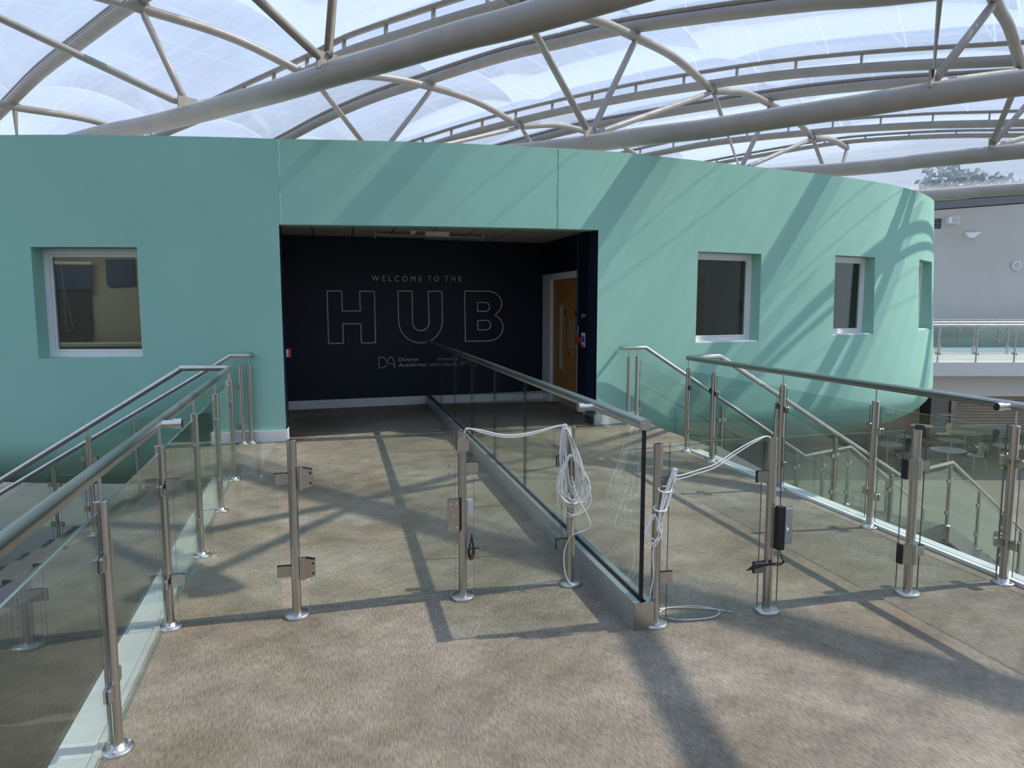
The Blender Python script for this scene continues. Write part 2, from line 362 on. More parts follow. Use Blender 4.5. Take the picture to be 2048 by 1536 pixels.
def plan(s):
    import bisect
    k = max(0, min(len(PC) - 2, bisect.bisect(PS, s) - 1))
    t = (s - PS[k]) / (PS[k + 1] - PS[k]); p = PC[k].lerp(PC[k + 1], t)
    a = PC[max(0, k - 3)]; b = PC[min(len(PC) - 1, k + 4)]; tg = (b - a).normalized()
    return p, Vector((-tg.y, tg.x, 0))              # point, inward normal
HT = [(0.0, 3.75), (1.93, 3.81), (3.66, 3.86), (4.7, 3.89)]
def zlint(s): return 2.722 + 0.0152 * max(-1.5, min(5.5, s))
OP = (-0.02, 4.285)
WINS = [(-2.985, -1.712, 1.072, 2.432, 'window_1'), (6.07, 7.34, 1.150, 2.548, 'window_2'), (9.02, 10.11, 1.218, 2.580, 'window_3'), (11.93, 13.06, 1.245, 2.615, 'window_4')]
def flare(s): 
    t = max(0, min(1, (s - 6) / 7)); return 0.05 * t * t * (3 - 2 * t)
def wallpt(s, z):
    p, nn = plan(s)
    off = -flare(s) * (interp(s, HT) - z)
    zt = z
    if z < 0.05:
        a = (0.05 - z) / 1.15 * (math.pi / 2)       # bowl under the floor
        off += 1.30 * (1 - math.cos(a)); zt = 0.05 - 0.82 * math.sin(a)
    q = p + nn * off; return Vector((q.x, q.y, zt)), nn
smin, smax = PS[0] + .01, PS[-1] - .01
cuts = {smin, smax, *OP}
for w in WINS: cuts |= {w[0], w[1]}
cuts = sorted(cuts); cols = []
for a, b in zip(cuts, cuts[1:]):
    n = max(1, int((b - a) / 0.3)); cols += [lerp(a, b, i / n) for i in range(n)]
cols.append(cuts[-1])
zc = sorted({w[2] for w in WINS} | {w[3] for w in WINS})
rows = [-1.10 + 0.115 * i for i in range(10)] + [0.05, 0.5] + zc[:0]
def rowlist(s):
    base = [-1.10, -0.98, -0.86, -0.74, -0.62, -0.50, -0.38, -0.26, -0.14, -0.05, 0.05, 0.55]
    mids = [1.072, 1.150, 1.218, 1.245, 1.8, 2.432, 2.548, 2.580, 2.615]
    return base + mids + [zlint(s), 3.2, interp(s, HT)]
m = MB(); RN = len(rowlist(0)); idx = {}
for i, s in enumerate(cols):
    for j, z in enumerate(rowlist(s)):
        p, nn = wallpt(s, z); idx[i, j] = len(m.v); m.v.append(tuple(p))
def hole(s, z0, z1):
    if OP[0] < s < OP[1] and z1 <= zlint(s) + 1e-3 and z0 >= -0.3: return True
    for a, b, c, d, _ in WINS:
        if a < s < b and z0 >= c - 1e-4 and z1 <= d + 1e-4: return True
    return False
for i in range(len(cols) - 1):
    sm_ = (cols[i] + cols[i + 1]) / 2; rl = rowlist(sm_)
    for j in range(RN - 1):
        if hole(sm_, rl[j], rl[j + 1]): continue
        m.f.append([idx[i, j], idx[i + 1, j], idx[i + 1, j + 1], idx[i, j + 1]]); m.sm.append(True); m.mi.append(0)
# reveals (0.22 m deep) round openings, parapet top, soffit
def reveal(s_a, s_b, z_a, z_b, depth, bottom=True):
    ss = [s for s in cols if s_a - 1e-6 <= s <= s_b + 1e-6]
    za = z_a if callable(z_a) else (lambda s: z_a); zb = z_b if callable(z_b) else (lambda s: z_b)
    for s, in [(s_a,), (s_b,)]:
        p, nn = wallpt(s, za(s)); q, _ = wallpt(s, zb(s)); d = nn * depth
        m.add([p, q, q + d, p + d], [(0, 1, 2, 3)], mi=(0 if bottom else 1))
    for a, b in zip(ss, ss[1:]):
        for fz in ([za, zb] if bottom else [zb]):
            p, n1 = wallpt(a, fz(a)); q, n2 = wallpt(b, fz(b)); m.add([p, q, q + n2 * depth, p + n1 * depth], [(0, 1, 2, 3)])
for w in WINS: reveal(w[0], w[1], w[2], w[3], 0.30)
reveal(OP[0], OP[1], -0.2, zlint, 0.24, bottom=False)
for a, b in zip(cols, cols[1:]):
    p, n1 = wallpt(a, interp(a, HT)); q, n2 = wallpt(b, interp(b, HT)); m.add([p, q, q + n2 * 0.3, p + n1 * 0.3], [(0, 1, 2, 3)])
    m.add([q + n2 * 0.3, p + n1 * 0.3, p + n1 * 0.3 - Vector((0, 0, 0.6)), q + n2 * 0.3 - Vector((0, 0, 0.6))], [(0, 1, 2, 3)])
    p, n1 = wallpt(a, -1.10); q, n2 = wallpt(b, -1.10); m.add([p, q, q + n2 * 3.5, p + n1 * 3.5], [(0, 1, 2, 3)])
wall = m.build('wall_front', ['green', 'navy'], kind='structure')
# joint beads of the boarded panel over the opening
m = MB()
for s in (0.004, 3.655):
    pts = []
    for k in range(22):
        z = lerp(zlint(s) + 0.02, interp(s, HT) - 0.01, k / 21); p, nn = wallpt(s + random.uniform(-.006, .006), z); pts.append(p - nn * 0.002)
    m.tube(pts, [random.uniform(.002, .006) for _ in pts], 5)
m.build('joint_bead', 'green', wall)

# roof deck, floor and soffit inside the pod
inner = [plan(lerp(smin, smax, i / 60)) for i in range(61)]
poly = [((p + nn * 0.20).x, (p + nn * 0.20).y) for p, nn in inner]
MB().prism(poly, -0.30, -0.004).build('floor_inside', 'deck', kind='structure')
poly2 = [((p + nn * 0.31).x, (p + nn * 0.31).y) for p, nn in inner]
MB().prism(poly2, 3.15, 3.3).build('roof_pod', 'farwall', kind='structure')
MB().box(-12.6, 12.2, 17.8, 18.0, -1.0, 3.8).build('wall_pod_back', 'green', kind='structure')

# windows
for a, b, z0, z1, nm in WINS:
    w = struct_empty(nm)
    pa, na = wallpt(a, 1.8); pb, nb = wallpt(b, 1.8)
    dep = 0.20; A = pa + na * dep; B = pb + nb * dep; A.z = B.z = 0
    ax = (B - A).normalized(); ay = Vector((-ax.y, ax.x, 0)); L = (B - A).length; fw = 0.075
    A0 = A; 
    def bar(mb, u0, u1, v0, v1, d0, d1):
        c = A0 + ax * ((u0 + u1) / 2) + ay * ((d0 + d1) / 2); c.z = (v0 + v1) / 2
        mb.obox(c, ax, ay, (u1 - u0) / 2, (d1 - d0) / 2, (v1 - v0) / 2)
    mb = MB(); g = .004
    bar(mb, g, fw, z0 + g, z1 - g, 0, .07); bar(mb, L - fw, L - g, z0 + g, z1 - g, 0, .07); bar(mb, fw, L - fw, z0 + g, z0 + fw, 0, .07); bar(mb, fw, L - fw, z1 - fw, z1 - g, 0, .07)
    f = mb.build('window_frame', 'white', w)
    mb = MB(); i0 = fw + .002; i1 = fw + .03
    for (u0, u1, v0, v1) in ((i0, i1, z0 + i0, z1 - i0), (L - i1, L - i0, z0 + i0, z1 - i0), (i1, L - i1, z0 + i0, z0 + i1), (i1, L - i1, z1 - i1, z1 - i0)):
        bar(mb, u0, u1, v0, v1, .018, .058)
    mb.build('sash', 'white', f)
    mb = MB(); bar(mb, fw + .01, L - fw - .01, z0 + fw + .01, z1 - fw - .01, .034, .046); mb.build('pane', 'window_glass', w)
    if nm != 'window_1':
        mb = MB(); bar(mb, .002, L - .002, z0 + .001, z0 + .022, -.185, 0); mb.build('sill', 'white', w)

# ------------------------------------------------------------------ alcove behind the opening
zC = 2.87
def wallbox(name, a, b, z0, z1, th, matn, side=1):
    a = Vector((*a, 0)); b = Vector((*b, 0)); d = (b - a).normalized(); nn = Vector((-d.y, d.x, 0)) * side
    m = MB(); c = (a + b) / 2 + nn * th / 2; c.z = (z0 + z1) / 2
    m.obox(c, d, nn, (b - a).length / 2, th / 2, (z1 - z0) / 2)
    return m.build(name, matn, kind='structure')
BL, BR = (-0.84, 12.25), (3.72, 12.664)
wallbox('wall_back', (-1.2, 12.217), (4.3, 12.717), 0, zC + .1, 0.15, 'navy', 1)
wallbox('wall_left', (-0.70, 9.63), (-0.845, 12.3), 0, zC + .1, 0.12, 'navy', 1)
# right wall with a doorway from y 10.90 to 12.20
q = lambda y: (3.80 - 0.0277 * (y - 9.8), y)
wr_ = struct_empty('wall_right')
def rseg(y0, y1, z0, z1):
    a = Vector((*q(y0), 0)); b = Vector((*q(y1), 0)); d = (b - a).normalized(); nn = Vector((d.y, -d.x, 0)); c = (a + b) / 2 + nn * .07; c.z = (z0 + z1) / 2
    MB().obox(c, d, nn, (b - a).length / 2, .07, (z1 - z0) / 2).build('wall_panel', 'navy', wr_)
rseg(9.86, 10.88, 0, zC + .1); rseg(10.88, 12.78, 2.30, zC + .1)
# door on the right wall
dr = struct_empty('door_1')
def rbox(mb, y0, y1, z0, z1, d0, d1):
    a = Vector((*q(y0), 0)); b = Vector((*q(y1), 0)); d = (b - a).normalized(); nn = Vector((d.y, -d.x, 0)); c = (a + b) / 2 + nn * (d0 + d1) / 2; c.z = (z0 + z1) / 2
    mb.obox(c, d, nn, (b - a).length / 2, abs(d1 - d0) / 2, (z1 - z0) / 2)
mb = MB(); rbox(mb, 12.22, 12.70, 0, 2.285, -.02, .16); rbox(mb, 10.90, 12.22, 2.175, 2.285, -.02, .16); rbox(mb, 10.885, 10.90, 0, 2.285, 0, .1)
dfm = mb.build('door_frame', 'white', dr)
mb = MB(); rbox(mb, 10.90, 12.215, 0.01, 2.17, .035, .08); leaf = mb.build('door_leaf', 'wood', dr)
mb = MB(); rbox(mb, 11.60, 11.85, 0.56, 1.80, .020, .036); rbox(mb, 11.66, 11.79, 0.62, 1.74, .012, .0205, ) ; mb.build('vision_frame', 'wood', leaf)
mb = MB(); rbox(mb, 11.665, 11.785, 0.63, 1.73, .008, .0125); mb.build('vision_pane', 'lightlens', leaf)
for y in (11.18, 11.34):
    mb = MB(); rbox(mb, y, y + .07, 1.02, 1.50, .026, .035); mb.build('push_plate', 'alu', leaf)
mb = MB(); rbox(mb, 11.29, 11.35, .87, .95, .022, .035); mb.build('lock', 'polished', leaf)
for y in (11.53, 11.02):
    mb = MB(); rbox(mb, y, y + .07, 1.56, 1.66, .028, .035); mb.build('finger_slot', 'dark', leaf)
# alcove ceiling: grid and lay-in tiles
ce = MB().prism([(-1.0, 9.56), (4.0, 9.80), (4.0, 12.75), (-1.0, 12.3)], zC + .005, zC + .05).build('ceiling', 'tbar', kind='structure')
tm = MB().box(-.285, .285, -.585, .585, 0, .012).mesh('ceiling_tile', 'tile')
tms = MB().box(-.285, .285, -.285, .285, 0, .012).mesh('ceiling_tile', 'tile')
for i in range(8):
    for j, yy in enumerate((10.42, 11.62)):
        inst('ceiling_tile', tm, ce, (-0.62 + i * 0.6, yy, zC - .008))
    inst('ceiling_tile', tms, ce, (-0.62 + i * 0.6, 12.5 - .0, zC - .008)) if 0.0 < -0.62 + i * 0.6 + 9 and i > 3 else None
# baseboards
def bboard(name, pts, h=0.145, th=0.02):
    m = MB()
    for a, b in zip(pts, pts[1:]):
        a = Vector((*a, 0)); b = Vector((*b, 0)); d = (b - a).normalized(); nn = Vector((d.y, -d.x, 0)); c = (a + b) / 2 + nn * th / 2; c.z = h / 2
        m.obox(c, d, nn, (b - a).length / 2, th / 2, h / 2)
    return m.build(name, 'white', kind='structure')
bboard('baseboard_back', [(-0.83, 12.25), (3.70, 12.662)])
bboard('baseboard_left', [(-1.53, 9.455), (-1.0, 9.40), (-.65, 9.375)]); bboard('baseboard_jamb', [(-0.655, 9.36), (-0.66, 9.64), (-.70, 9.7), (-0.83, 12.2)])
bboard('baseboard_right', [(3.80, 10.86), (3.79, 9.9), (3.66, 9.88), (3.63, 9.61)]); bboard('baseboard_stair', [(3.63, 9.63), (4.35, 9.765)])

# lettering on the navy wall
bd = Vector((BR[0] - BL[0], BR[1] - BL[1], 0)).normalized(); bn = Vector((bd.y, -bd.x, 0)); bang = math.atan2(bd.y, bd.x)
def bw(t, z, off=0.006): p = Vector((*BL, 0)) + bd * t + bn * off; p.z = z; return p
def strip_outline(mb, pts, closed=True, w=0.0115):
    mb.tube([bw(t, z) for t, z in pts], w, 4, closed=closed, caps=not closed, smooth=False)
def arc(cx, cz, rx, rz, a0, a1, n=14): return [(cx + rx * math.cos(math.radians(lerp(a0, a1, i / n))), cz + rz * math.sin(math.radians(lerp(a0, a1, i / n)))) for i in range(n + 1)]
hub = thing('hub_lettering', 'large outlined grey letters HUB on the navy alcove wall', 'lettering', tuple(bw(2.2, 1.1)))
def dens(pts, k=1):
    out = []
    for a, b in zip(pts, pts[1:] + pts[:1]):
        L = math.hypot(b[0] - a[0], b[1] - a[1])
        out.append(a)
        if L > 0.05: out += [(lerp(a[0], b[0], .012 / L), lerp(a[1], b[1], .012 / L)), (lerp(b[0], a[0], .012 / L), lerp(b[1], a[1], .012 / L))]
    return out
H_ = [(0.703, 1.968), (0.940, 1.968), (0.943, 1.637), (1.242, 1.637), (1.238, 1.968), (1.484, 1.968), (1.486, 1.094), (1.247, 1.094), (1.246, 1.421), (0.945, 1.421), (0.948, 1.094), (0.706, 1.094)]
mb = MB(); strip_outline(mb, dens(H_)); mb.build('letter_h', 'letter', hub)
U_ = [(1.886, 1.975), (2.128, 1.975)] + [(2.132, 1.436)] + arc(2.278, 1.436, .146, .145, 180, 360) + [(2.415, 1.975), (2.659, 1.975)] + arc(2.276, 1.46, .386, .383, 0, -180)
mb = MB(); strip_outline(mb, dens(U_)); mb.build('letter_u', 'letter', hub)
B_ = [(3.072, 1.983), (3.477, 1.983)] + arc(3.50, 1.762, .265, .222, 90, -52)[1:] + arc(3.51, 1.335, .277, .242, 62, -90) + [(3.078, 1.094)]
mb = MB(); strip_outline(mb, dens(B_))
strip_outline(mb, dens([(3.308, 1.783)] + arc(3.455, 1.704, .079, .079, 90, -90, 8) + [(3.308, 1.625)]))
strip_outline(mb, dens([(3.312, 1.464)] + arc(3.468, 1.379, .084, .085, 90, -90, 8) + [(3.312, 1.294)]))
mb.build('letter_b', 'letter', hub)
def text(name, body, t, z, width, height, parent=None, space=1.0, bold=0.0, pos=None, rot=None, matn='letter'):
    cu = D.curves.new(name, 'FONT'); cu.body = body; cu.size = 1.0; cu.space_character = space; cu.extrude = 0.002; cu.offset = bold
    cu.materials.append(M[matn]); o = D.objects.new(name, cu); COL.objects.link(o)
    bpy.context.view_layer.update()
    bb = [Vector(c) for c in o.bound_box]; x0 = min(b.x for b in bb); x1 = max(b.x for b in bb); y0 = min(b.y for b in bb); y1 = max(b.y for b in bb)
    sx = width / (x1 - x0); sy = height / (y1 - y0)
    o.scale = (sx, sy, 1); o.rotation_euler = rot or (math.radians(90), 0, bang)
    d = bd if pos is None else Vector((math.cos(rot[2]), math.sin(rot[2]), 0))
    p = (bw(t, z, .004) if pos is None else Vector(pos)) - d * (x0 * sx); p.z -= y0 * sy
    o.location = p
    me = bpy.data.meshes.new_from_object(o.evaluated_get(bpy.context.evaluated_depsgraph_get()))
    mw = Matrix.LocRotScale(o.location, o.rotation_euler, o.scale); D.objects.remove(o)
    # split into letters: connected islands whose extents overlap along the line belong together
    nb = list(range(len(me.vertices)))
    def fd(i):
        while nb[i] != i: nb[i] = nb[nb[i]]; i = nb[i]
        return i
    for e in me.edges:
        a_, b_ = fd(e.vertices[0]), fd(e.vertices[1])
        if a_ != b_: nb[a_] = b_
    isl = {}
    for f in me.polygons: isl.setdefault(fd(f.vertices[0]), []).append(f)
    ext = []
    for k, fs in isl.items():
        xs = [me.vertices[v].co.x for f in fs for v in f.vertices]; ext.append([min(xs), max(xs), fs])
    ext.sort(key=lambda e: e[0]); grp = []
    for e in ext:
        if grp and e[0] < grp[-1][1] - 0.35 * (e[1] - e[0]): grp[-1][1] = max(grp[-1][1], e[1]); grp[-1][2] += e[2]
        else: grp.append(e)
    for e in grp:
        mb = MB(); ids = {}
        for f in e[2]:
            fi = []
            for v in f.vertices:
                if v not in ids: ids[v] = len(mb.v); mb.v.append(tuple(mw @ me.vertices[v].co))
                fi.append(ids[v])
            mb.f.append(fi); mb.sm.append(False); mb.mi.append(0)
        mb.build(name, matn, parent)
    D.meshes.remove(me)
wl = thing('welcome_lettering', 'grey capital lettering WELCOME TO THE above the outlined letters', 'lettering', tuple(bw(1.444, 2.14)))
for wd_, ta, tb, zz in (('WELCOME', 1.444, 2.306, 2.140), ('TO', 2.41, 2.611, 2.145), ('THE', 2.71, 3.015, 2.148)):
    text('letter', wd_, ta, zz, tb - ta, 0.096, wl, space=1.75, bold=0.0)
lg = thing('academy_logo', 'small grey logo with the words Diverse Academies on the navy wall', 'logo', tuple(bw(1.53, 0.65)))
mb = MB(); 
mb.tube([bw(t, z) for t, z in [(1.640, .845 - .0)]] and [bw(t, z) for t, z in ([(1.665, .775), (1.655, .80), (1.64, .825), (1.615, .84), (1.575, .843), (1.541, .843), (1.540, .80), (1.538, .70), (1.537, .66), (1.58, .66), (1.63, .668), (1.66, .70), (1.685, .76), (1.705, .81), (1.73, .842), (1.76, .842), (1.785, .80), (1.80, .74), (1.812, .655)])], .0085, 4)
mb.tube([bw(t, z) for t, z in [(1.812, .655), (1.795, .70), (1.765, .725), (1.73, .735), (1.70, .735)]], .0085, 4)
mb.build('logo_mark', 'letter', lg)
for nm, body, z, wd, hh in (('logo_word', 'Diverse', .764, .348, .062), ('logo_word', 'Academies', .668, .49, .066)):
    text('letter', body, 1.876, z, wd, hh, lg, bold=0.0)

# fittings in the alcove
t = thing('light_fitting', 'long pale batten light fitting under the alcove ceiling', 'light fitting', (1.4, 11.3, zC - .11))
mb = MB(); mb.tube([(0.62, 11.28, zC - .062), (2.30, 11.40, zC - .062)], .022, 10); mb.build('tube', 'tile', t)
mb = MB(); mb.obox((1.46, 11.345, zC - .085), (1, .07, 0), (-.07, 1, 0), .83, .05, .006); mb.build('reflector', 'tbar', t)
for x, y in ((0.61, 11.28), (2.31, 11.40)):
    mb = MB().obox((x, y, zC - .062), (1, .07, 0), (-.07, 1, 0), .008, .06, .05); mb.build('end_bracket', 'tile', t)
t = thing('emergency_light', 'white box emergency light on the ceiling beside the batten', 'light', (1.55, 11.2, zC - .008 - .05))
mb = MB().obox((1.55, 11.16, zC - .045), (1, .07, 0), (-.07, 1, 0), .19, .05, .035, ch=.012); mb.build('body', 'white', t)
mb = MB().obox((1.44, 11.108, zC - .045), (1, .07, 0), (-.07, 1, 0), .03, .003, .012); mb.build('label_plate', 'dark', t)
o = MB().lathe((1.17, 11.1, zC - .008), [(.055, 0), (.055, -.015), (.04, -.03), (.035, -.05), (.01, -.055)][::-1], 16).build('smoke_detector', 'white'); tag(o, 'small round white smoke detector on the alcove ceiling', 'detector')
for k, (x, y, lb) in enumerate(((0.1, 10.55, 'recessed round ceiling spot near the left jamb of the alcove'), (3.0, 10.9, 'recessed round ceiling spot near the alcove door'))):
    o = MB().lathe((x, y, zC - .014), [(.05, 0), (.05, .005), (.03, .006)], 14).build('ceiling_spot', 'tbar'); tag(o, lb, 'ceiling light')
t = thing('fire_call_point', 'red fire alarm call point on the navy wall by the door', 'alarm', (3.70, 10.83, 1.13))
mb = MB(); rbox(mb, 10.74, 10.84, 1.13, 1.23, -.055, 0); mb.build('body', 'red', t)
mb = MB(); rbox(mb, 10.842, 10.846, 1.15, 1.21, -.05, -.015); mb.build('glass_front', 'white', t)
mb = MB(); rbox(mb, 10.85, 10.868, 1.25, 1.40, -.003, .0); mb.build('label_plate', 'white', t)
t = thing('fire_call_point', 'red and white alarm box on the left jamb of the alcove', 'alarm', (-.62, 9.66, 1.06))
MB().box(-.69, -.615, 9.66, 9.70, 1.06, 1.16).build('back_box', 'white', t); MB().box(-.614, -.585, 9.655, 9.705, 1.055, 1.165).build('front', 'red', t)
o = MB(); rbox(o, 10.90 - .03, 10.90 - .012, 1.24, zC, -.02, 0); o = o.build('conduit', 'bluepaint'); tag(o, 'thin navy conduit running up the wall beside the oak door', 'conduit')
o = MB().tube([(-.672, 9.67, 1.17), (-.672, 9.67, zC)], .009, 8).build('conduit', 'bluepaint'); tag(o, 'thin conduit above the alarm box on the left jamb', 'conduit')
t = thing('room_sign', 'small black sign with white lines on the navy wall', 'sign', (3.77, 10.6, 1.45))
mb = MB(); rbox(mb, 10.47, 10.73, 1.45, 1.625, -.006, 0); mb.build('board', 'black', t)
mb = MB()
for z, a, b in ((1.578, 10.53, 10.70), (1.553, 10.52, 10.70), (1.528, 10.64, 10.70)): rbox(mb, a, b, z, z + .014, -.008, -.006)
mb.build('print', 'letter', t)
t = thing('fire_notice', 'narrow white notice with purple and red print under the black sign', 'notice', (3.77, 10.6, 1.08))
mb = MB(); rbox(mb, 10.54, 10.70, 1.075, 1.30, -.005, 0); mb.build('board', 'white', t)
mb = MB(); rbox(mb, 10.555, 10.685, 1.145, 1.25, -.007, -.005); mb.build('print', 'purple', t)
mb = MB(); rbox(mb, 10.555, 10.685, 1.085, 1.115, -.007, -.005); mb.build('print', 'red', t)

# rooms behind the windows
def room(name, a, b, c, d): pass
wallbox('wall_room_left', (-8.0, 12.9), (-0.95, 12.4), 0, zC + .1, .1, 'room', 1)
MB().prism([(-.95, 9.75), (-.95, 12.5), (-8, 13), (-7.4, 12.3), (-5.6, 11.2), (-3.84, 10.5), (-2.23, 10.1)], zC, zC + .05).build('ceiling_room_left', 'tile', kind='structure')
def cupboard(loc, ax, w, h, dpt, lab, matn, doors=2):
    ax = Vector((*ax, 0)).normalized(); ay = Vector((-ax.y, ax.x, 0)); L = Vector(loc)
    t = thing('cupboard', lab, 'cupboard', loc)
    MB().obox(L + ax * w / 2 + ay * dpt / 2 + Vector((0, 0, h / 2)), ax, ay, w / 2, dpt / 2, h / 2).build('body', matn, t)
    for k in range(doors):
        dw = w / doors; c = L + ax * (dw * (k + .5)) - ay * .012 + Vector((0, 0, h / 2 - .01))
        dd = MB().obox(c, ax, ay, dw / 2 - .006, .01, h / 2 - .04).build('door', matn, t)
        MB().obox(c + ax * (dw / 2 - .05) * (1 if k % 2 == 0 else -1) - ay * .02 + Vector((0, 0, h / 2 - .2)), ax, ay, .008, .01, .07).build('handle', 'dark', dd)
    MB().obox(L + ax * w / 2 + ay * (dpt / 2 - .02) + Vector((0, 0, h + .02)), ax, ay, w / 2 + .02, dpt / 2 + .02, .02).build('worktop', 'white', t)
    return t
cupboard((-5.0, 11.9, 0), (1, -.07), 3.6, 1.12, .5, 'cream low cupboard with worktop seen through the left window', 'cupboard', 4)
o = MB().box(-4.55, -3.75, 12.52, 12.58, 1.25, 2.2).build('notice_board', 'dark'); tag(o, 'dark panel on the wall seen through the left window', 'panel')
o = MB().box(-3.5, -3.1, 12.5, 12.58, 2.05, 2.45).build('wall_poster', 'bluepaint'); tag(o, 'dark blue poster high inside the left window', 'poster')
t = thing('roller_blind', 'short blue roller blind over the dark panel inside the left window', 'blind', (-4.15, 12.5, 2.0))
MB().box(-4.6, -3.7, 12.46, 12.49, 1.98, 2.36).build('fabric', 'bluepaint', t); MB().tube([(-4.62, 12.47, 2.38), (-3.68, 12.47, 2.38)], .03, 8).build('roller', 'white', t)
wp, wnn = wallpt(-2.80, 1.8); wp = wp + wnn * .27
mb = MB().tube(catmull([(wp.x, wp.y, 2.33), (wp.x + .02, wp.y + .01, 1.9), (wp.x + .07, wp.y + .03, 1.5), (wp.x + .075, wp.y + .04, 1.43), (wp.x + .04, wp.y + .03, 1.41), (wp.x + .01, wp.y + .02, 1.45), (wp.x + .005, wp.y, 1.9), (wp.x, wp.y, 2.33)], 6), .0025, 5)
o = mb.build('blind_chain', 'white'); tag(o, 'looped bead chain hanging inside the left window', 'blind chain')
lamp = D.lights.new('room_fill_light', 'AREA'); lo = D.objects.new('room_fill_light', lamp); COL.objects.link(lo); lamp.energy = 14; lamp.shape = 'RECTANGLE'; lamp.size = 1.5; lamp.size_y = .6; lamp.color = (1, .9, .74)  # unseen light added to show the cupboards in the left room
lo.location = (-3.8, 11.3, zC - .03)
# right rooms
wallbox('wall_room_right', (4.3, 13.6), (12.6, 15.2), 0, zC + .1, .1, 'room', 1)
wallbox('wall_room_partition', (4.1, 9.98), (4.0, 14.0), 0, zC + .1, .1, 'room', -1)
MB().prism([(4.05, 10.05), (8, 10.75), (11, 12.1), (12.8, 14), (12.8, 16), (4.05, 14.2)], zC, zC + .05).build('ceiling_room_right', 'tile', kind='structure')
cupboard((7.0, 13.55, 0), (1, .193), 3.2, 1.0, .5, 'low cupboard seen through the window beside the opening', 'cupboard', 4)
o = MB().obox((7.35, 14.10, 1.75), (1, .193, 0), (-.193, 1, 0), .45, .04, .62).build('wall_panel_dark', 'wood'); tag(o, 'brown panel inside the window beside the opening', 'panel')
o = MB().obox((9.05, 14.42, 1.75), (1, .193, 0), (-.193, 1, 0), .17, .03, .1).build('wall_socket', 'shutter'); tag(o, 'small grey box on the inner wall of the window beside the opening', 'box')
o = MB().obox((11.6, 14.3, 1.05), (1, .193, 0), (-.193, 1, 0), .45, .04, 1.05).build('inner_door', 'wood'); tag(o, 'brown door seen inside the second window right of the opening', 'door')
for k, (x, y, lb) in enumerate(((7.7, 12.6, 'ceiling strip lamp inside the window beside the opening'), (9.6, 13.1, 'middle ceiling strip lamp of the room behind the right windows'), (10.9, 13.5, 'ceiling strip lamp inside the second window right of the opening'))):
    t = thing('strip_lamp', lb, 'lamp', (x, y, zC - .08), 'strip lamps in the rooms')
    MB().obox((x, y, zC - .03), (1, .193, 0), (-.193, 1, 0), .62, .05, .03).build('housing', 'white', t)
    MB().obox((x, y, zC - .07), (1, .193, 0), (-.193, 1, 0), .6, .035, .008).build('diffuser', 'lamp', t)

# ------------------------------------------------------------------ balustrades
RZ = 1.115          # handrail centre above floor
def post_meshes():
    P = {}
    P['tube'] = MB().lathe((0, 0, 0), [(.0255, 0.01), (.0255, .9845), (.0255, .985), (.0275, .9853), (.0275, .9856), (.0275, .9945), (.0275, .995), (.010, .9955), (.009, .996)], 16).mesh('post', 'steel')
    P['rod'] = MB().tube([(0, 0, .99), (0, 0, RZ - .02)], .0065, 8).mesh('rod', 'polished')
    mb = MB().lathe((0, 0, 0), [(.062, 0.0), (.062, .010), (.058, .013), (.034, .014), (.033, .03), (.027, .032)], 18)
    P['flange'] = mb.mesh('base_flange', 'polished')
    P['bolt'] = MB().lathe((0, 0, 0.012), [(.009, 0), (.009, .004), (.0075, .010), (.003, .013)], 8).mesh('bolt', 'polished')
    mb = MB().obox((.052, 0, 0), (1, 0, 0), (0, 0, 1), .027, .028, .014, az=(0, -1, 0), ch=.006)
    mb.obox((.055, 0, 0), (1, 0, 0), (0, 0, 1), .0255, .0285, .0035, az=(0, -1, 0), mi=1)
    P['clamp'] = mb.mesh('clamp', ['steel', 'rubber'])
    P['gtube'] = MB().lathe((0, 0, 0), [(.0255, 0.015), (.0255, .998), (.0255, .9985), (.0225, .999), (.0225, .9985), (.0225, .998), (.0225, .96)], 18).mesh('post', 'steel')
    P['gflange'] = MB().lathe((0, 0, 0), [(.068, 0), (.068, .016), (.064, .019), (.027, .0195)], 22).mesh('base_flange', 'polished')
    mb = MB().obox((.058, 0, 0), (1, 0, 0), (0, 0, 1), .036, .031, .013, az=(0, -1, 0), ch=.006); mb.obox((.06, 0, 0), (1, 0, 0), (0, 0, 1), .0365, .033, .006, az=(0, -1, 0), mi=1)
    P['gclamp'] = mb.mesh('clamp', ['steel', 'rubber'])
    return P
PM = post_meshes()
def panel(parent, a, b, z0a, z0b, z1a, z1b, th=.010, gl='glass', name='glass_panel', edge='edge'):
    a = Vector((a[0], a[1], 0)); b = Vector((b[0], b[1], 0)); d = (b - a).normalized(); nn = Vector((-d.y, d.x, 0))
    pts = [Vector((a.x, a.y, z0a)), Vector((b.x, b.y, z0b)), Vector((b.x, b.y, z1b)), Vector((a.x, a.y, z1a))]
    m = MB(); h = nn * th / 2
    m.add([p - h for p in pts], [(0, 1, 2, 3)], mi=0); m.add([p + h for p in pts], [(3, 2, 1, 0)], mi=0)
    for i in range(4):
        p, q_ = pts[i], pts[(i + 1) % 4]; m.add([p - h, p + h, q_ + h, q_ - h], [(0, 1, 2, 3)], mi=1)
    return m.build(name, [gl, edge], parent)
def add_post(root, x, y, zf, dirs, stag=0.0, bolts=True, height=1.0):
    """dirs: list of (dx, dy, slope) towards neighbouring panels"""
    p = inst('post', PM['tube'], root, (x, y, zf))
    inst('rod', PM['rod'], p, (x, y, zf)); inst('base_flange', PM['flange'], p, (x, y, zf))
    if bolts:
        for k in range(3):
            a = 0.6 + k * 2.1; inst('bolt', PM['bolt'], p, (x + .046 * math.cos(a), y + .046 * math.sin(a), zf))
    for i, (dx, dy, sl) in enumerate(dirs):
        rz = math.atan2(dy, dx)
        for z in (.27, .78):
            inst('clamp', PM['clamp'], p, (x, y, zf + z + (stag if i else -stag) + sl * .05), rz)
    return p
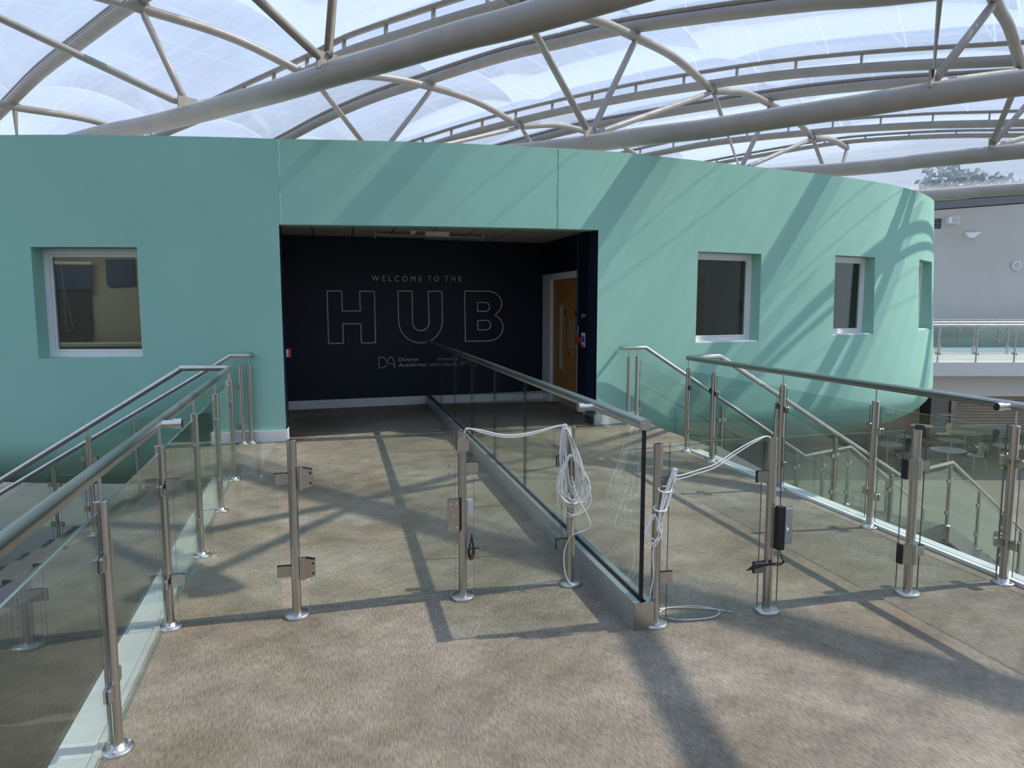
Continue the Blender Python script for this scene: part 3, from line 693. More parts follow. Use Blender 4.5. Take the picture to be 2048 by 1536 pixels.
def balustrade(name, label, nodes, posts, skip=(), rail_pts=None, group=None, stubs=(), cat='balustrade', bolts=True, end_gap=.055):
    """nodes: plan polyline with floor level (x, y, zf); posts: list of (segment, t)"""
    root = thing(name, label, cat, (nodes[0][0], nodes[0][1], nodes[0][2]), group)
    Nn = [Vector(n) for n in nodes]; P = []
    for sg, t in posts: P.append((sg, Nn[sg].lerp(Nn[sg + 1], t)))
    for i, (sg, p) in enumerate(P):
        dirs = []
        for k in (i - 1, i + 1):
            if 0 <= k < len(P) and (min(i, k), max(i, k)) not in skip:
                d = P[k][1] - p; h = math.hypot(d.x, d.y)
                if h > 0.2: dirs.append((d.x / h, d.y / h, d.z / h))
        stag = .03 if any(abs(dd[2]) > .1 for dd in dirs) else .012
        add_post(root, p.x, p.y, p.z, dirs, stag if not dirs or dirs[0][2] >= 0 else stag, bolts)
    for i in range(len(P) - 1):
        if (i, i + 1) in skip: continue
        a, b = P[i][1], P[i + 1][1]; d = b - a; h = math.hypot(d.x, d.y)
        if h < 0.2: continue
        u = d / h; A = a + u * end_gap; B = b - u * end_gap
        panel(root, A, B, A.z + .06, B.z + .06, A.z + .965, B.z + .965)
    rp = rail_pts or [(n.x, n.y, n.z + RZ) for n in Nn]
    MB().tube(rp, .029, 16).build('handrail', 'rail', root)
    for (p, d) in stubs:
        p = Vector(p); d = Vector(d)
        m = MB().tube([p, p + d * .075], .021, 14); m.tube([p + d * .06, p + d * .10], .0275, 14); m.tube([p + d * .0995, p + d * .101], .023, 14, mi=1); m.build('rail_stub', ['rail', 'rubber'], root)
    return root

# left deck balustrade
LY = [0.55, 1.72, 2.887, 3.99, 5.13, 6.26, 7.37]
y0_, y1_ = -1.8, 7.42
balustrade('glass_balustrade', 'steel and glass balustrade along the left edge of the bridge', [(xl(y0_), y0_, 0), (xl(y1_), y1_, 0)], [(0, (y - y0_) / (y1_ - y0_)) for y in LY],
           rail_pts=[(xl(y0_), y0_, RZ), (xl(y1_ + .02), y1_ + .02, RZ), (-1.48, 7.50, RZ), (-1.50, 7.502, RZ)], stubs=[((xl(3.97) + .015, 3.97, RZ - .005), (1, 0, 0))])
# right deck balustrade
RY = [-0.1, 1.05, 2.22, 3.414, 4.57, 5.738, 6.98, 7.569]
balustrade('glass_balustrade', 'steel and glass balustrade along the right edge of the bridge', [(XR, -1.8, 0), (XR, 7.6, 0)], [(0, (y + 1.8) / 9.4) for y in RY],
           rail_pts=[(XR, -1.8, RZ), (XR, 7.58, RZ), (4.47, 7.72, RZ + .004)], stubs=[((XR - .015, 3.45, RZ - .005), (-1, 0, 0))])

# ------------------------------------------------------------------ staircases
ZL, ZF = -1.85, -3.5
def staircase(name, label, ns, fs, nl, fl, nl2, fl2, ne, fe, n1=11, n2=10):
    """near/far edge: start, landing start, landing end, flight end"""
    root = thing(name, label, 'staircase', (*ns, 0))
    V2 = lambda p: Vector((p[0], p[1], 0))
    def flight(a0, b0, a1, b1, za, zb, n):
        a0, b0, a1, b1 = map(V2, (a0, b0, a1, b1)); rise = (za - zb) / n
        for i in range(n - 1):
            t0, t1 = i / (n - 1), (i + 1) / (n - 1); z = za - rise * (i + 1)
            p = [a0.lerp(a1, t0), a0.lerp(a1, t1), b0.lerp(b1, t1), b0.lerp(b1, t0)]
            MB().prism([(v.x, v.y) for v in p], z - .05, z).build('tread', 'stair', root)
        for (s_, e_), (o_, _) in zip(((a0, a1), (b0, b1)), ((b0, b1), (a0, a1))):
            d = (e_ - s_).normalized(); nn = Vector((-d.y, d.x, 0))
            pts = [Vector((s_.x, s_.y, za + .03)), Vector((e_.x, e_.y, zb + .03)), Vector((e_.x, e_.y, zb - .24)), Vector((s_.x, s_.y, za - .26))]
            MB().plate(pts, nn, .05).build('stringer', 'stringer', root)
    flight(ns, fs, nl, fl, 0, ZL, n1)
    MB().prism([nl, nl2, fl2, fl], ZL - .2, ZL).build('landing', 'stair', root)
    flight(nl2, fl2, ne, fe, ZL, ZF, n2)
    return root
# right stair
rn0, rf0, rn1, rf1, rn2, rf2 = (4.47, 7.72), (4.42, 9.60), (8.12, 8.72), (7.62, 10.27), (9.63, 9.26), (8.92, 10.75)
rn3, rf3 = (12.35, 10.24), (11.65, 11.73)
staircase('staircase', 'grey staircase going down beside the right side of the green wall', rn0, rf0, rn1, rf1, rn2, rf2, rn3, rf3)
def fl(p, z): return (p[0], p[1], z)
balustrade('stair_balustrade', 'near glass balustrade of the right staircase', [fl(rn0, 0), fl(rn1, ZL), fl(rn2, ZL), fl(rn3, ZF)],
           [(0, .28), (0, .60), (0, .95), (1, .30), (1, .97), (2, .36), (2, .7), (2, .98)], skip={(3, 4)} - {(3, 4)}, bolts=False,
           rail_pts=[(4.45, 7.714, RZ), (4.50, 7.73, RZ), fl(rn1, ZL + RZ - .06), fl(rn2, ZL + RZ - .06), fl(rn3, ZF + RZ - .06), (rn3[0] + .25, rn3[1] + .1, ZF + RZ - .06), (rn3[0] + .25, rn3[1] + .1, ZF + .75)])
balustrade('stair_balustrade', 'far glass balustrade of the right staircase against the green wall', [(4.06, 9.50, 0), fl((4.36, 9.60), 0), fl(rf1, ZL), fl(rf2, ZL), fl(rf3, ZF)],
           [(0, .05), (0, .55), (1, .45), (1, .95), (2, .4), (2, .97), (3, .45), (3, .95)], skip={(0, 1)}, bolts=False,
           rail_pts=[(4.02, 9.69, RZ), (4.04, 9.56, RZ), (4.38, 9.605, RZ), fl(rf1, ZL + RZ - .06), fl(rf2, ZL + RZ - .06), fl(rf3, ZF + RZ - .06)])
# left stair
ln0, lf0, ln1, lf1, ln2, lf2, ln3, lf3 = (-1.48, 7.50), (-1.44, 9.28), (-4.55, 8.12), (-4.45, 9.92), (-6.0, 8.42), (-5.9, 10.35), (-8.8, 9.4), (-8.5, 11.2)
staircase('staircase', 'grey staircase going down beside the left side of the green wall', ln0, lf0, ln1, lf1, ln2, lf2, ln3, lf3)
balustrade('stair_balustrade', 'near glass balustrade of the left staircase', [(xl(7.42), 7.44, 0), fl(ln0, 0), fl(ln1, ZL), fl(ln2, ZL), fl(ln3, ZF)],
           [(0, .06), (1, .30), (1, .63), (1, .96), (2, .9), (3, .5)], bolts=False, skip=set(),
           rail_pts=[(xl(7.42), 7.445, RZ), (-1.48, 7.50, RZ), fl(ln1, ZL + RZ - .06), fl(ln2, ZL + RZ - .06), fl(ln3, ZF + RZ - .06)])
balustrade('stair_balustrade', 'far glass balustrade of the left staircase against the green wall', [(-1.07, 9.33, 0), fl((-1.30, 9.28), 0), fl(lf1, ZL), fl(lf2, ZL), fl(lf3, ZF)],
           [(0, .02), (0, .42), (1, .36), (1, .68), (1, .97), (2, .9), (3, .5)], skip={(0, 1)}, bolts=False,
           rail_pts=[(-1.05, 9.41, RZ), (-1.08, 9.27, RZ), (-1.27, 9.25, RZ), fl(lf1, ZL + RZ - .06), fl(lf2, ZL + RZ - .06), fl(lf3, ZF + RZ - .06)])

# ------------------------------------------------------------------ centre glass balustrade
cb = thing('glass_divider', 'long frameless glass divider with steel handrail down the middle of the bridge', 'balustrade', (1.55, 3.36, 0))
JY = [3.40, 4.60, 5.83, 7.04, 8.30, 9.56, 10.9, 12.30]
YE = 12.42
MB().box(1.497, 1.535, 3.36, YE, 0, .15).box(1.567, 1.605, 3.36, YE, 0, .15).box(1.535, 1.567, 3.36, YE, 0, .10).build('base_channel', 'alu', cb)
MB().box(1.495, 1.607, 3.352, 3.36, 0, .152).build('end_cap', 'steel', cb)
MB().box(1.535, 1.5415, 3.37, YE - .01, .12, .154).box(1.5605, 1.567, 3.37, YE - .01, .12, .154).build('gasket', 'rubber', cb)
for a, b in zip(JY, JY[1:]):
    panel(cb, (1.551, a + .007), (1.551, b - .007), .10, .10, 1.085, 1.085, .018, edge='rubber')
    MB().box(1.5425, 1.5595, b - .006, b + .006, .14, 1.085).build('joint_strip', 'rubber', cb) if b < 12.2 else None
MB().box(1.5415, 1.5605, 3.392, 3.402, .10, 1.08).build('edge_strip', 'rubber', cb)
hr = MB().tube([(1.551, 3.385, 1.105), (1.551, YE - .06, 1.105)], .032, 18).build('handrail', 'rail', cb)
MB().tube([(1.551, 3.378, 1.105), (1.551, 3.385, 1.105)], .031, 18).build('end_cap', 'polished', cb)
m = MB().tube([(1.53, 4.10, 1.10), (1.45, 4.10, 1.10)], .021, 14); m.tube([(1.467, 4.10, 1.10), (1.43, 4.10, 1.10)], .0275, 14); m.build('rail_stub', 'rail', cb)

# ------------------------------------------------------------------ gates across the bridge
def gate_post(root, x, y, cl):
    p = inst('post', PM['gtube'], root, (x, y, 0)); inst('base_flange', PM['gflange'], p, (x, y, 0))
    for sd in cl:
        for z in (.265, .785): inst('clamp', PM['gclamp'], p, (x, y, z), 0 if sd > 0 else math.pi)
    return p
GA, GB = 3.975, 3.405
a_ = thing('glass_barrier', 'short fixed glass barrier beside the left balustrade', 'barrier', (-.255, GA, 0))
gate_post(a_, -.255, GA, (-1,)); panel(a_, (xl(GA) + .05, GA), (-.335, GA), .03, .03, 1.0, 1.0, .010, 'gate_glass')
for z in (.27, .79): MB().obox((xl(GA) + .055, GA, z), (1, 0, 0), (0, 0, 1), .033, .03, .013, az=(0, -1, 0), ch=.006).build('clamp', 'steel', a_)
b_ = thing('glass_barrier', 'narrow fixed glass barrier with two posts left of the glass divider', 'barrier', (1.03, GA + .03, 0))
gate_post(b_, .686, GA + .025, (1,)); gate_post(b_, 1.369, GA + .07, (-1,)); panel(b_, (.755, GA + .03), (1.31, GA + .066), .03, .03, 1.0, 1.0, .010, 'gate_glass')
MB().obox((.690, GA - .005, .925), (1, 0, 0), (0, 1, 0), .033, .006, .036).build('stop_plate', 'steel', b_)
c_ = thing('glass_barrier', 'fixed glass barrier with two posts just right of the glass divider', 'barrier', (1.98, GB, 0))
gate_post(c_, 1.632, GB - .01, (1,)); gate_post(c_, 2.324, GB, (-1,)); panel(c_, (1.70, GB - .007), (2.262, GB), .03, .03, 1.0, 1.0, .010, 'gate_glass')
d_ = thing('glass_barrier', 'fixed glass barrier beside the right balustrade', 'barrier', (3.29, GB + .015, 0))
gate_post(d_, 3.287, GB + .012, (1,)); panel(d_, (3.355, GB + .012), (3.945, GB + .012), .03, .03, 1.01, 1.01, .010, 'gate_glass')
MB().obox((3.945, GB + .012, .79), (1, 0, 0), (0, 0, 1), .03, .03, .013, az=(0, -1, 0), ch=.006).build('clamp', 'steel', d_); MB().obox((3.945, GB + .012, .27), (1, 0, 0), (0, 0, 1), .03, .03, .013, az=(0, -1, 0), ch=.006).build('clamp', 'steel', d_)
def hinge_left(parent, x, y, z, sgn):
    h = MB(); h.plate([Vector((x + sgn * .034, y - .016, z - .058)), Vector((x + sgn * .052, y - .016, z - .058)), Vector((x + sgn * .105, y - .016, z - .045)), Vector((x + sgn * .105, y - .016, z + .045)), Vector((x + sgn * .052, y - .016, z + .058)), Vector((x + sgn * .034, y - .016, z + .058))], (0, 1, 0), .01)
    h.plate([Vector((x + sgn * .052, y + .016, z - .058)), Vector((x + sgn * .105, y + .016, z - .045)), Vector((x + sgn * .105, y + .016, z + .045)), Vector((x + sgn * .052, y + .016, z + .058))], (0, 1, 0), .01)
    h.tube([(x + sgn * .040, y - .012, z - .065), (x + sgn * .040, y - .012, z + .065)], .011, 10)
    o = h.build('hinge', 'steel', parent)
    for zz in (-.028, .028): MB().tube([(x + sgn * .094, y - .0215, z + zz), (x + sgn * .094, y - .0205, z + zz)], .0065, 10).build('screw', 'rubber', o)
g1 = thing('glass_gate', 'clear glass swing gate in the left lane of the bridge', 'gate', (.2, GA, 0.03))
panel(g1, (-.185, GA), (.645, GA + .022), .05, .05, 1.0, 1.0, .010, 'gate_glass')
for z in (.275, .785): hinge_left(g1, -.255, GA, z, 1)
for z in (.80, .755): MB().tube([(.61, GA + .012, z), (.61, GA + .030, z)], .007, 8).build('bolt', 'polished', g1)
g2 = thing('glass_gate', 'clear glass swing gate in the right lane of the bridge', 'gate', (2.8, GB, 0.03))
panel(g2, (2.385, GB), (3.20, GB + .01), .05, .05, 1.0, 1.0, .010, 'gate_glass')
for z in (.265, .775):
    x, y = 3.287, GB + .012
    h = MB().plate([Vector((x - .09, y - .03, z - .055)), Vector((x - .03, y - .042, z - .055)), Vector((x - .03, y - .042, z + .045)), Vector((x - .09, y - .03, z + .062))], (0.2, 1, 0), .024)
    h.tube([(x - .012, y - .040, z - .065), (x - .012, y - .040, z + .06)], .019, 12); h.obox((x - .01, y - .018, z), (1, 0, 0), (0, 1, 0), .028, .02, .05)
    h.obox((x - .095, y - .026, z + .002), (1, 0, 0), (0, 1, 0), .006, .02, .058, mi=1)
    h.build('hinge', ['steel', 'rubber'], g2)

# locks on the gates
t = thing('gate_lock', 'flat steel lock plate with five screws on the left gate', 'lock', (.63, GA - .02, .42))
MB().obox((.628, GA - .008, .516), (1, 0, 0), (0, 1, 0), .032, .012, .096).build('plate', 'steel', t)
MB().obox((.664, GA - .003, .516), (1, 0, 0), (0, 1, 0), .004, .018, .098).build('seal', 'rubber', t)
for dx, dz in ((-.018, .07), (.018, .07), (0, 0), (-.018, -.07), (.018, -.07)): MB().tube([(.628 + dx, GA - .0215, .516 + dz), (.628 + dx, GA - .0205, .516 + dz)], .004, 8).build('screw', 'white', t)
o = MB().obox((.735, GA + .05, .545), (1, 0, 0), (0, 1, 0), .018, .012, .042, ch=.004).build('junction_box', 'white'); tag(o, 'small white box behind the post of the left gate', 'box')
t = thing('gate_lock', 'grey magnetic lock box on the post of the right gate', 'lock', (2.35, GB - .04, .39))
MB().obox((2.337, GB - .036, .500), (1, 0, 0), (0, 1, 0), .022, .011, .118).build('mount_plate', 'steel', t)
MB().obox((2.352, GB - .052, .500), (1, 0, 0), (0, 1, 0), .020, .02, .122).build('magnet', 'rubber', t)
cv_ = MB().obox((2.388, GB - .055, .508), (1, 0, 0), (0, 1, 0), .036, .013, .1, ch=.004).build('cover', 'alu', t)
MB().obox((2.405, GB - .038, .515), (1, 0, 0), (0, 1, 0), .03, .004, .105).build('armature_plate', 'alu', t)
MB().lathe((2.385, GB - .073, .495), [(.007, -.006), (.007, .006), (.004, .008)], 10).build('knob', 'white', t)

# cables
def loops(mb, c, n, w, h, r, seed, lean=(0, 0, 0), depth=.03):
    rnd = random.Random(seed); c = Vector(c)
    for k in range(n):
        ww = w * rnd.uniform(.35, 1.0); hh = h * rnd.uniform(.75, 1.05); ph = rnd.uniform(-.03, .03); yy = rnd.uniform(-depth, depth); sk = rnd.uniform(-.25, .25)
        pts = []
        for i in range(14):
            a = 2 * math.pi * i / 14
            x = math.sin(a) * ww / 2 * (1 - .45 * math.cos(a)) ; z = -hh / 2 * (1 - math.cos(a))
            pts.append(c + Vector((x + ph * 0 + lean[0] * z + sk * .02 * math.sin(2 * a), yy * math.sin(a + k) + lean[1] * z, z + .012 * math.sin(3 * a + k))))
        mb.tube(catmull(pts, 3, closed=True), r, 5, closed=True)
    return mb
PB = (1.369, GA + .07)
mb = MB()
loops(mb, (1.315, PB[1] - .03, 1.005), 13, .13, .46, .0034, 3, lean=(-.17, .03, 0))
loops(mb, (1.35, PB[1] - .045, .82), 9, .21, .37, .0032, 5, lean=(-.1, .02, 0), depth=.02)
for k in range(3):
    dz = .007 * k
    mb.tube(catmull([(.70, GA + .03, .985), (.72, GA + .03, 1.012 + dz * .3), (.80, GA + .03, 1.002 - dz), (.95, GA + .035, .965 - dz), (1.10, GA + .04, .972 - dz), (1.26, GA + .04, 1.005 - dz * .5), (1.33, GA + .04, 1.01)], 6), .0034, 6)
mb.tube(catmull([(1.355, GA + .02, .70), (1.385, GA - .0, .58), (1.44, GA - .02, .47), (1.462, GA - .03, .40), (1.44, GA - .02, .37), (1.38, GA + .0, .345), (1.345, GA + .015, .315), (1.312, GA + .02, .22), (1.318, GA + .02, .10), (1.345, GA + .02, .035), (1.36, GA + .01, .023)], 7), .0036, 6)
mb.tube(catmull([(1.36, GA + .02, .70), (1.378, GA + .02, .55), (1.372, GA + .03, .42), (1.366, GA + .025, .33)], 6), .0028, 6)
w1 = mb.build('cable_bundle', 'cable'); tag(w1, 'white cables looped over the post left of the glass divider', 'cable')
MB().tube(catmull([(1.362, GA + .008, .338), (1.346, GA + .012, .315), (1.334, GA + .015, .29)], 6), .0052, 6).build('tape', 'tape', w1)
mb = MB()
loops(mb, (1.71, GB - .05, .86), 9, .055, .30, .0034, 11, lean=(.30, 0, 0), depth=.02)
loops(mb, (1.60, GB - .05, .62), 4, .11, .16, .0032, 12, lean=(.05, 0, 0), depth=.015)
for k in range(2):
    z = .018 * k
    mb.tube(catmull([(1.70, GB - .05, .84 - z), (1.74, GB - .05, .83 - z), (1.85, GB - .05, .855 - z), (1.95, GB - .045, .88 - z), (2.08, GB - .03, .945 - z), (2.20, GB - .02, .995 - z * .6), (2.28, GB - .005, 1.008), (2.32, GB, .985)], 6), .0036, 6)
for (a, zz) in ((.0, .76), (.0, .66)):
    mb.tube([Vector((1.665 - (.8 - zz) * .25 + .035 * math.cos(q_), GB - .05 + .025 * math.sin(q_), zz + .01 * math.sin(q_))) for q_ in [i * math.pi / 6 for i in range(12)]], .004, 5, closed=True)
mb.tube(catmull([(1.615, GB - .05, .50), (1.595, GB - .05, .42), (1.61, GB - .03, .28), (1.60, GB - .02, .16), (1.66, GB + .06, .04), (1.74, GB + .16, .006), (1.95, GB + .15, .006), (2.06, GB + .06, .006), (1.98, GB - .01, .006), (1.80, GB + .0, .006), (1.70, GB + .08, .006), (1.80, GB + .16, .006), (2.0, GB + .10, .007), (2.12, GB + .03, .006)], 7), .0036, 6)
w2 = mb.build('cable_bundle', 'cable'); tag(w2, 'white cables tied to the post right of the glass divider and coiled on the floor', 'cable')
mb = MB(); loops(mb, (.735, GA - .002, .385), 2, .035, .14, .0028, 21, depth=.008); w = mb.build('cable_loop', 'blackcable'); tag(w, 'small black cable loop tied behind the post of the left gate', 'cable')
mb = MB()
for k in range(3):
    mb.tube(catmull([(2.36, GB - .05, .37), (2.375, GB - .055, .32), (2.37 + .01 * k, GB - .05, .285 + .006 * k), (2.30, GB - .045, .29 + .004 * k), (2.20 - .02 * k, GB - .05, .30 - .012 * k), (2.19, GB - .05, .275), (2.26, GB - .05, .288), (2.34, GB - .04, .285)], 5), .0026, 6)
w = mb.build('cable_loop', 'blackcable'); tag(w, 'black cable hanging from the grey magnetic lock of the right gate', 'cable')

# ------------------------------------------------------------------ lower hall and the building beyond
fR = Vector((0.971, -0.2393, 0)); fF = Vector((0.2393, 0.971, 0))
def F(a, d, z): p = fR * a + fF * d; return Vector((p.x, p.y, z))
def fbox(mb, a0, a1, d0, d1, z0, z1, mi=None):
    c = F((a0 + a1) / 2, (d0 + d1) / 2, (z0 + z1) / 2); mb.obox(c, fR, fF, (a1 - a0) / 2, (d1 - d0) / 2, (z1 - z0) / 2, mi=mi); return mb
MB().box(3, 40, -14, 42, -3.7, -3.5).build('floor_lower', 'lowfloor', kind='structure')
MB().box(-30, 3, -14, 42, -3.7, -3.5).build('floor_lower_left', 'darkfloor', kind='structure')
mb = MB(); fbox(mb, 2, 36, 21.5, 26.2, -.40, -.002); mb.build('floor_mezzanine', ['fascia'], kind='structure')
mb = MB(); fbox(mb, 2, 36, 21.53, 26.1, -.002, .004); mb.build('floor_gallery', 'galleryfloor', kind='structure')
mb = MB(); fbox(mb, 2, 36, 26.2, 31, -.4, -.01); mb.build('floor_gallery_rear', 'galleryblue', kind='structure')
mb = MB(); fbox(mb, 2, 36, 22.3, 22.5, -1.12, -.4); mb.build('wall_upstand', 'fascia', kind='structure')
mb = MB(); fbox(mb, 2, 36, 22.5, 28.6, -1.12, -1.0); mb.build('ceiling_lower', 'fascia', kind='structure')
mb = MB(); fbox(mb, 2, 36, 28.6, 28.8, -3.5, -1.0); mb.build('wall_lower', 'farwall', kind='structure')
sh = struct_empty('door_2', tuple(F(22, 28.5, -3.5)))
for k in range(20):
    mb = MB(); z = -3.5 + k * .119; fbox(mb, 17.95, 30, 28.50, 28.56, z + .004, z + .111); fbox(mb, 17.95, 30, 28.47, 28.505, z + .02, z + .07); mb.build('shutter_slat', 'shutter', sh)
mb = MB(); fbox(mb, 17.75, 17.95, 28.42, 28.6, -3.5, -1.12); mb.build('shutter_guide', 'alu', sh)
dd = struct_empty('door_3', tuple(F(17.2, 28.5, -3.5)))
mb = MB(); fbox(mb, 16.95, 17.72, 28.5, 28.58, -3.48, -1.2); mb.build('door_leaf', 'bluedoor', dd)
mb = MB(); fbox(mb, 16.9, 17.74, 28.54, 28.6, -3.5, -1.12); mb.build('door_frame', 'alu', dd)
mb = MB(); fbox(mb, 16.45, 16.85, 28.2, 28.6, -3.5, -1.12); o = mb.build('column_pilaster', 'fascia', kind='structure')
mb = MB().tube([F(16.38, 27.85, -3.5), F(16.38, 27.85, -1.1)], .19, 20); mb.build('column_round', 'black', kind='structure')
# upper rear wall with sloping head
def fpoly(mb, pts, th, mi=None): mb.plate([F(a, d, z) for a, d, z in pts], fF, th, mi)
zt = lambda a: 5.80 + .073 * (a - 18.2)
mb = MB(); fpoly(mb, [(2, 31.1, -.4), (40, 31.1, -.4), (40, 31.1, zt(40)), (2, 31.1, zt(2))], .2); mb.build('wall_far', 'farwall', kind='structure')
mb = MB(); fpoly(mb, [(2, 31.1, zt(2)), (40, 31.1, zt(40)), (40, 31.1, zt(40) + .62), (2, 31.1, zt(2) + .62)], .10); mb.build('wall_clerestory', 'black', kind='structure')
mb = MB(); fpoly(mb, [(2, 30.98, zt(2) + .04), (40, 30.98, zt(40) + .04), (40, 30.98, zt(40) + .36), (2, 30.98, zt(2) + .36)], .05); mb.build('trim_3', 'band', kind='structure')
m = MB().tube([F(2, 30.9, zt(2) + .54), F(40, 30.9, zt(40) + .54)], .018, 6).tube([F(2, 30.9, zt(2) + .46), F(40, 30.9, zt(40) + .46)], .014, 6); m.build('trim_4', 'roofsteel', kind='structure')
MB().tube([F(2, 30.8, zt(2) + .74), F(40, 30.8, zt(40) + .74)], .15, 14).build('beam_edge', 'roofsteel', kind='structure')
MB().box(-30, 40, -14, -13.8, -3.5, 5.6).build('wall_rear', 'farwall', kind='structure')
MB().box(-30, -29.8, -14, 42, -3.5, 5.6).build('wall_side', 'farwall', kind='structure')
for k in range(5):
    x = -14 + k * 7; w = struct_empty('window_%d' % (5 + k), (x, -13.8, .9))
    MB().box(x, x + 3, -13.8, -13.74, .9, 2.6).build('window_frame', 'white', w); MB().box(x + .1, x + 2.9, -13.74, -13.73, 1.0, 2.5).build('pane', 'black', w)
# gallery balustrades
def gal(label, dist, a0, step, n, zf=0.0):
    root = thing('gallery_balustrade', label, 'balustrade', tuple(F(a0, dist, zf)))
    pts = [F(a0 + i * step, dist, zf) for i in range(n)]
    for p in pts: add_post(root, p.x, p.y, zf, [(fR.x, fR.y, 0), (-fR.x, -fR.y, 0)], .01, False)
    for a, b in zip(pts, pts[1:]): panel(root, a + fR * .06, b - fR * .06, zf + .06, zf + .06, zf + .95, zf + .95)
    MB().tube([pts[0] - fR * .4 + Vector((0, 0, 1.14)), pts[-1] + fR * .4 + Vector((0, 0, 1.14))], .035, 10).build('handrail', 'rail', root)
gal('glass balustrade along the near edge of the far gallery', 21.65, 11.83, 1.17, 8)
gal('glass balustrade along the middle of the far gallery', 25.6, 14.2, 1.22, 8)
gal('glass balustrade at the back of the far gallery below the grey wall', 30.3, 15.7, 1.68, 7)
# fittings on the grey wall
t = thing('flood_light', 'white boxy floodlight high on the far grey wall', 'light', tuple(F(18.75, 30.8, 5.3)))
mb = MB(); fbox(mb, 18.55, 19.0, 30.72, 31.0, 5.22, 5.48); mb.build('housing', 'white', t)
mb = MB(); fbox(mb, 18.70, 18.97, 30.69, 30.72, 5.25, 5.44); mb.build('lens', 'lightlens', t)
t = thing('wall_uplighter', 'white trapezoid wall uplighter on the far grey wall', 'light', tuple(F(19.65, 30.9, 4.75)))
mb = MB(); fpoly(mb, [(19.37, 30.92, 4.84), (20.05, 30.92, 4.86), (19.76, 30.92, 4.63), (19.55, 30.92, 4.63)], .16); mb.build('shade', 'white', t)
t = thing('bulkhead_light', 'round bulkhead light on the far grey wall', 'light', tuple(F(21.7, 30.95, 3.4)))
c0 = F(21.72, 30.98, 3.45); mb = MB().tube([c0, c0 - fF * .08, c0 - fF * .1], [.20, .20, .16], 22); mb.build('rim', 'white', t)
mb = MB().tube([c0 - fF * .1, c0 - fF * .125], [.155, .11], 22); mb.build('lens', 'lightlens', t)
t = thing('wall_grille', 'dark louvred grille on the far grey wall beside the floodlight', 'grille', tuple(F(18.3, 30.95, 5.1)))
mb = MB(); fbox(mb, 18.05, 18.42, 30.97, 31.0, 4.98, 5.46); mb.build('frame', 'white', t)
for k in range(6):
    mb = MB(); fbox(mb, 18.08, 18.38, 30.94, 30.97, 5.01 + k * .074, 5.06 + k * .074); mb.build('slat', 'black', t)

# fill lights added under the gallery to brighten the cafe, without fixtures
for a in (15.5, 19.5, 23.5):
    ld = D.lights.new('cafe_fill_light', 'AREA'); lo_ = D.objects.new('cafe_fill_light', ld); COL.objects.link(lo_)
    ld.energy = 13; ld.size = .6; ld.color = (1, .93, .82); lo_.location = F(a, 26.3, -1.14)
# cafe tables and chairs
def make_table(h, r):
    t = thing('cafe_table', 'x', 'table')
    MB().lathe((0, 0, h), [(r - .02, -.028), (r, -.02), (r, -.004), (r - .006, 0)], 28).build('table_top', 'tabletop', t)
    MB().lathe((0, 0, 0), [(.035, .02), (.035, h - .03)], 12).build('stem', 'steel', t)
    MB().lathe((0, 0, 0), [(.25, 0), (.25, .01), (.06, .03), (.04, .06)], 20).build('base', 'steel', t)
    return t
def make_chair(matn):
    t = thing('cafe_chair', 'x', 'chair')
    # one-piece shell seat facing -x, back at +x
    rowsp = [(-.20, .445), (-.12, .455), (0, .45), (.10, .445), (.17, .47), (.205, .55), (.215, .66), (.225, .78), (.24, .86)]
    wid = [.17, .20, .21, .20, .15, .11, .15, .19, .14]
    m = MB(); vs = []; fs = []
    for (x, z), w in zip(rowsp, wid):
        for k in range(7):
            u = -1 + 2 * k / 6; vs.append((x - .03 * (abs(u) ** 2) * (1 if z > .5 else 0), u * w, z + .02 * u * u * (1 if z < .5 else 0)))
    nr = len(rowsp)
    vs2 = [(x + (.014 if i // 7 > 4 else 0), y, z - (.014 if i // 7 <= 4 else 0)) for i, (x, y, z) in enumerate(vs)]
    n = len(vs)
    for i in range(nr - 1):
        for k in range(6):
            a, b, c, d = i * 7 + k, i * 7 + k + 1, (i + 1) * 7 + k + 1, (i + 1) * 7 + k
            fs.append((a, b, c, d)); fs.append((n + d, n + c, n + b, n + a))
        for k in (0, 6):
            a, d = i * 7 + k, (i + 1) * 7 + k; fs.append((a, d, n + d, n + a))
    m.add(vs + vs2, fs, smooth=True); m.build('shell', matn, t)
    for sx in (-1, 1):
        for sy in (-1, 1):
            MB().tube([(sx * .10, sy * .10, .44), (sx * .19, sy * .2, .40 if sx < 0 else .36), (sx * .22, sy * .23, 0.0)], .009, 6).build('leg', 'polished', t)
    return t
T1 = make_table(.74, .42); T2 = make_table(1.05, .36)
tabs = [(18.92, 20.55, 1.12, 'round cafe table in the sun under the curved edge of the green wall'), (17.45, 19.32, 1.06, 'round cafe table with a dark chair, lit beside the gate post'), (19.99, 19.35, .95, 'small round cafe table lit by the sun in the lower hall'), (18.56, 18.04, 1.2, 'round cafe table in shade nearest the staircase rail'),
        (21.64, 20.37, 1.25, 'wide round cafe table with a dark chair in the lower hall'), (21.35, 22.0, .92, 'round cafe table beside the black column'), (23.03, 21.30, 1.05, 'round cafe table in front of the roller shutter'), (20.99, 18.0, 1.15, 'round cafe table behind the right balustrade post'), (21.9, 17.2, 1.1, 'round cafe table at the right edge of the lower hall')]
for i, (x, y, sc, lb) in enumerate(tabs):
    o = T1 if i == 0 else copy_tree(T1, (0, 0, 0), 0)
    o.location = (x, y, ZF); o.scale = (sc, sc, 1); o['label'] = lb; o['group'] = 'cafe tables in the lower hall'
T2.location = (22.9, 22.4, ZF); T2['label'] = 'tall round bar table in front of the blue-grey door'; T2['group'] = 'cafe tables in the lower hall'
CHC = make_chair('charcoal'); CHW = make_chair('cream')
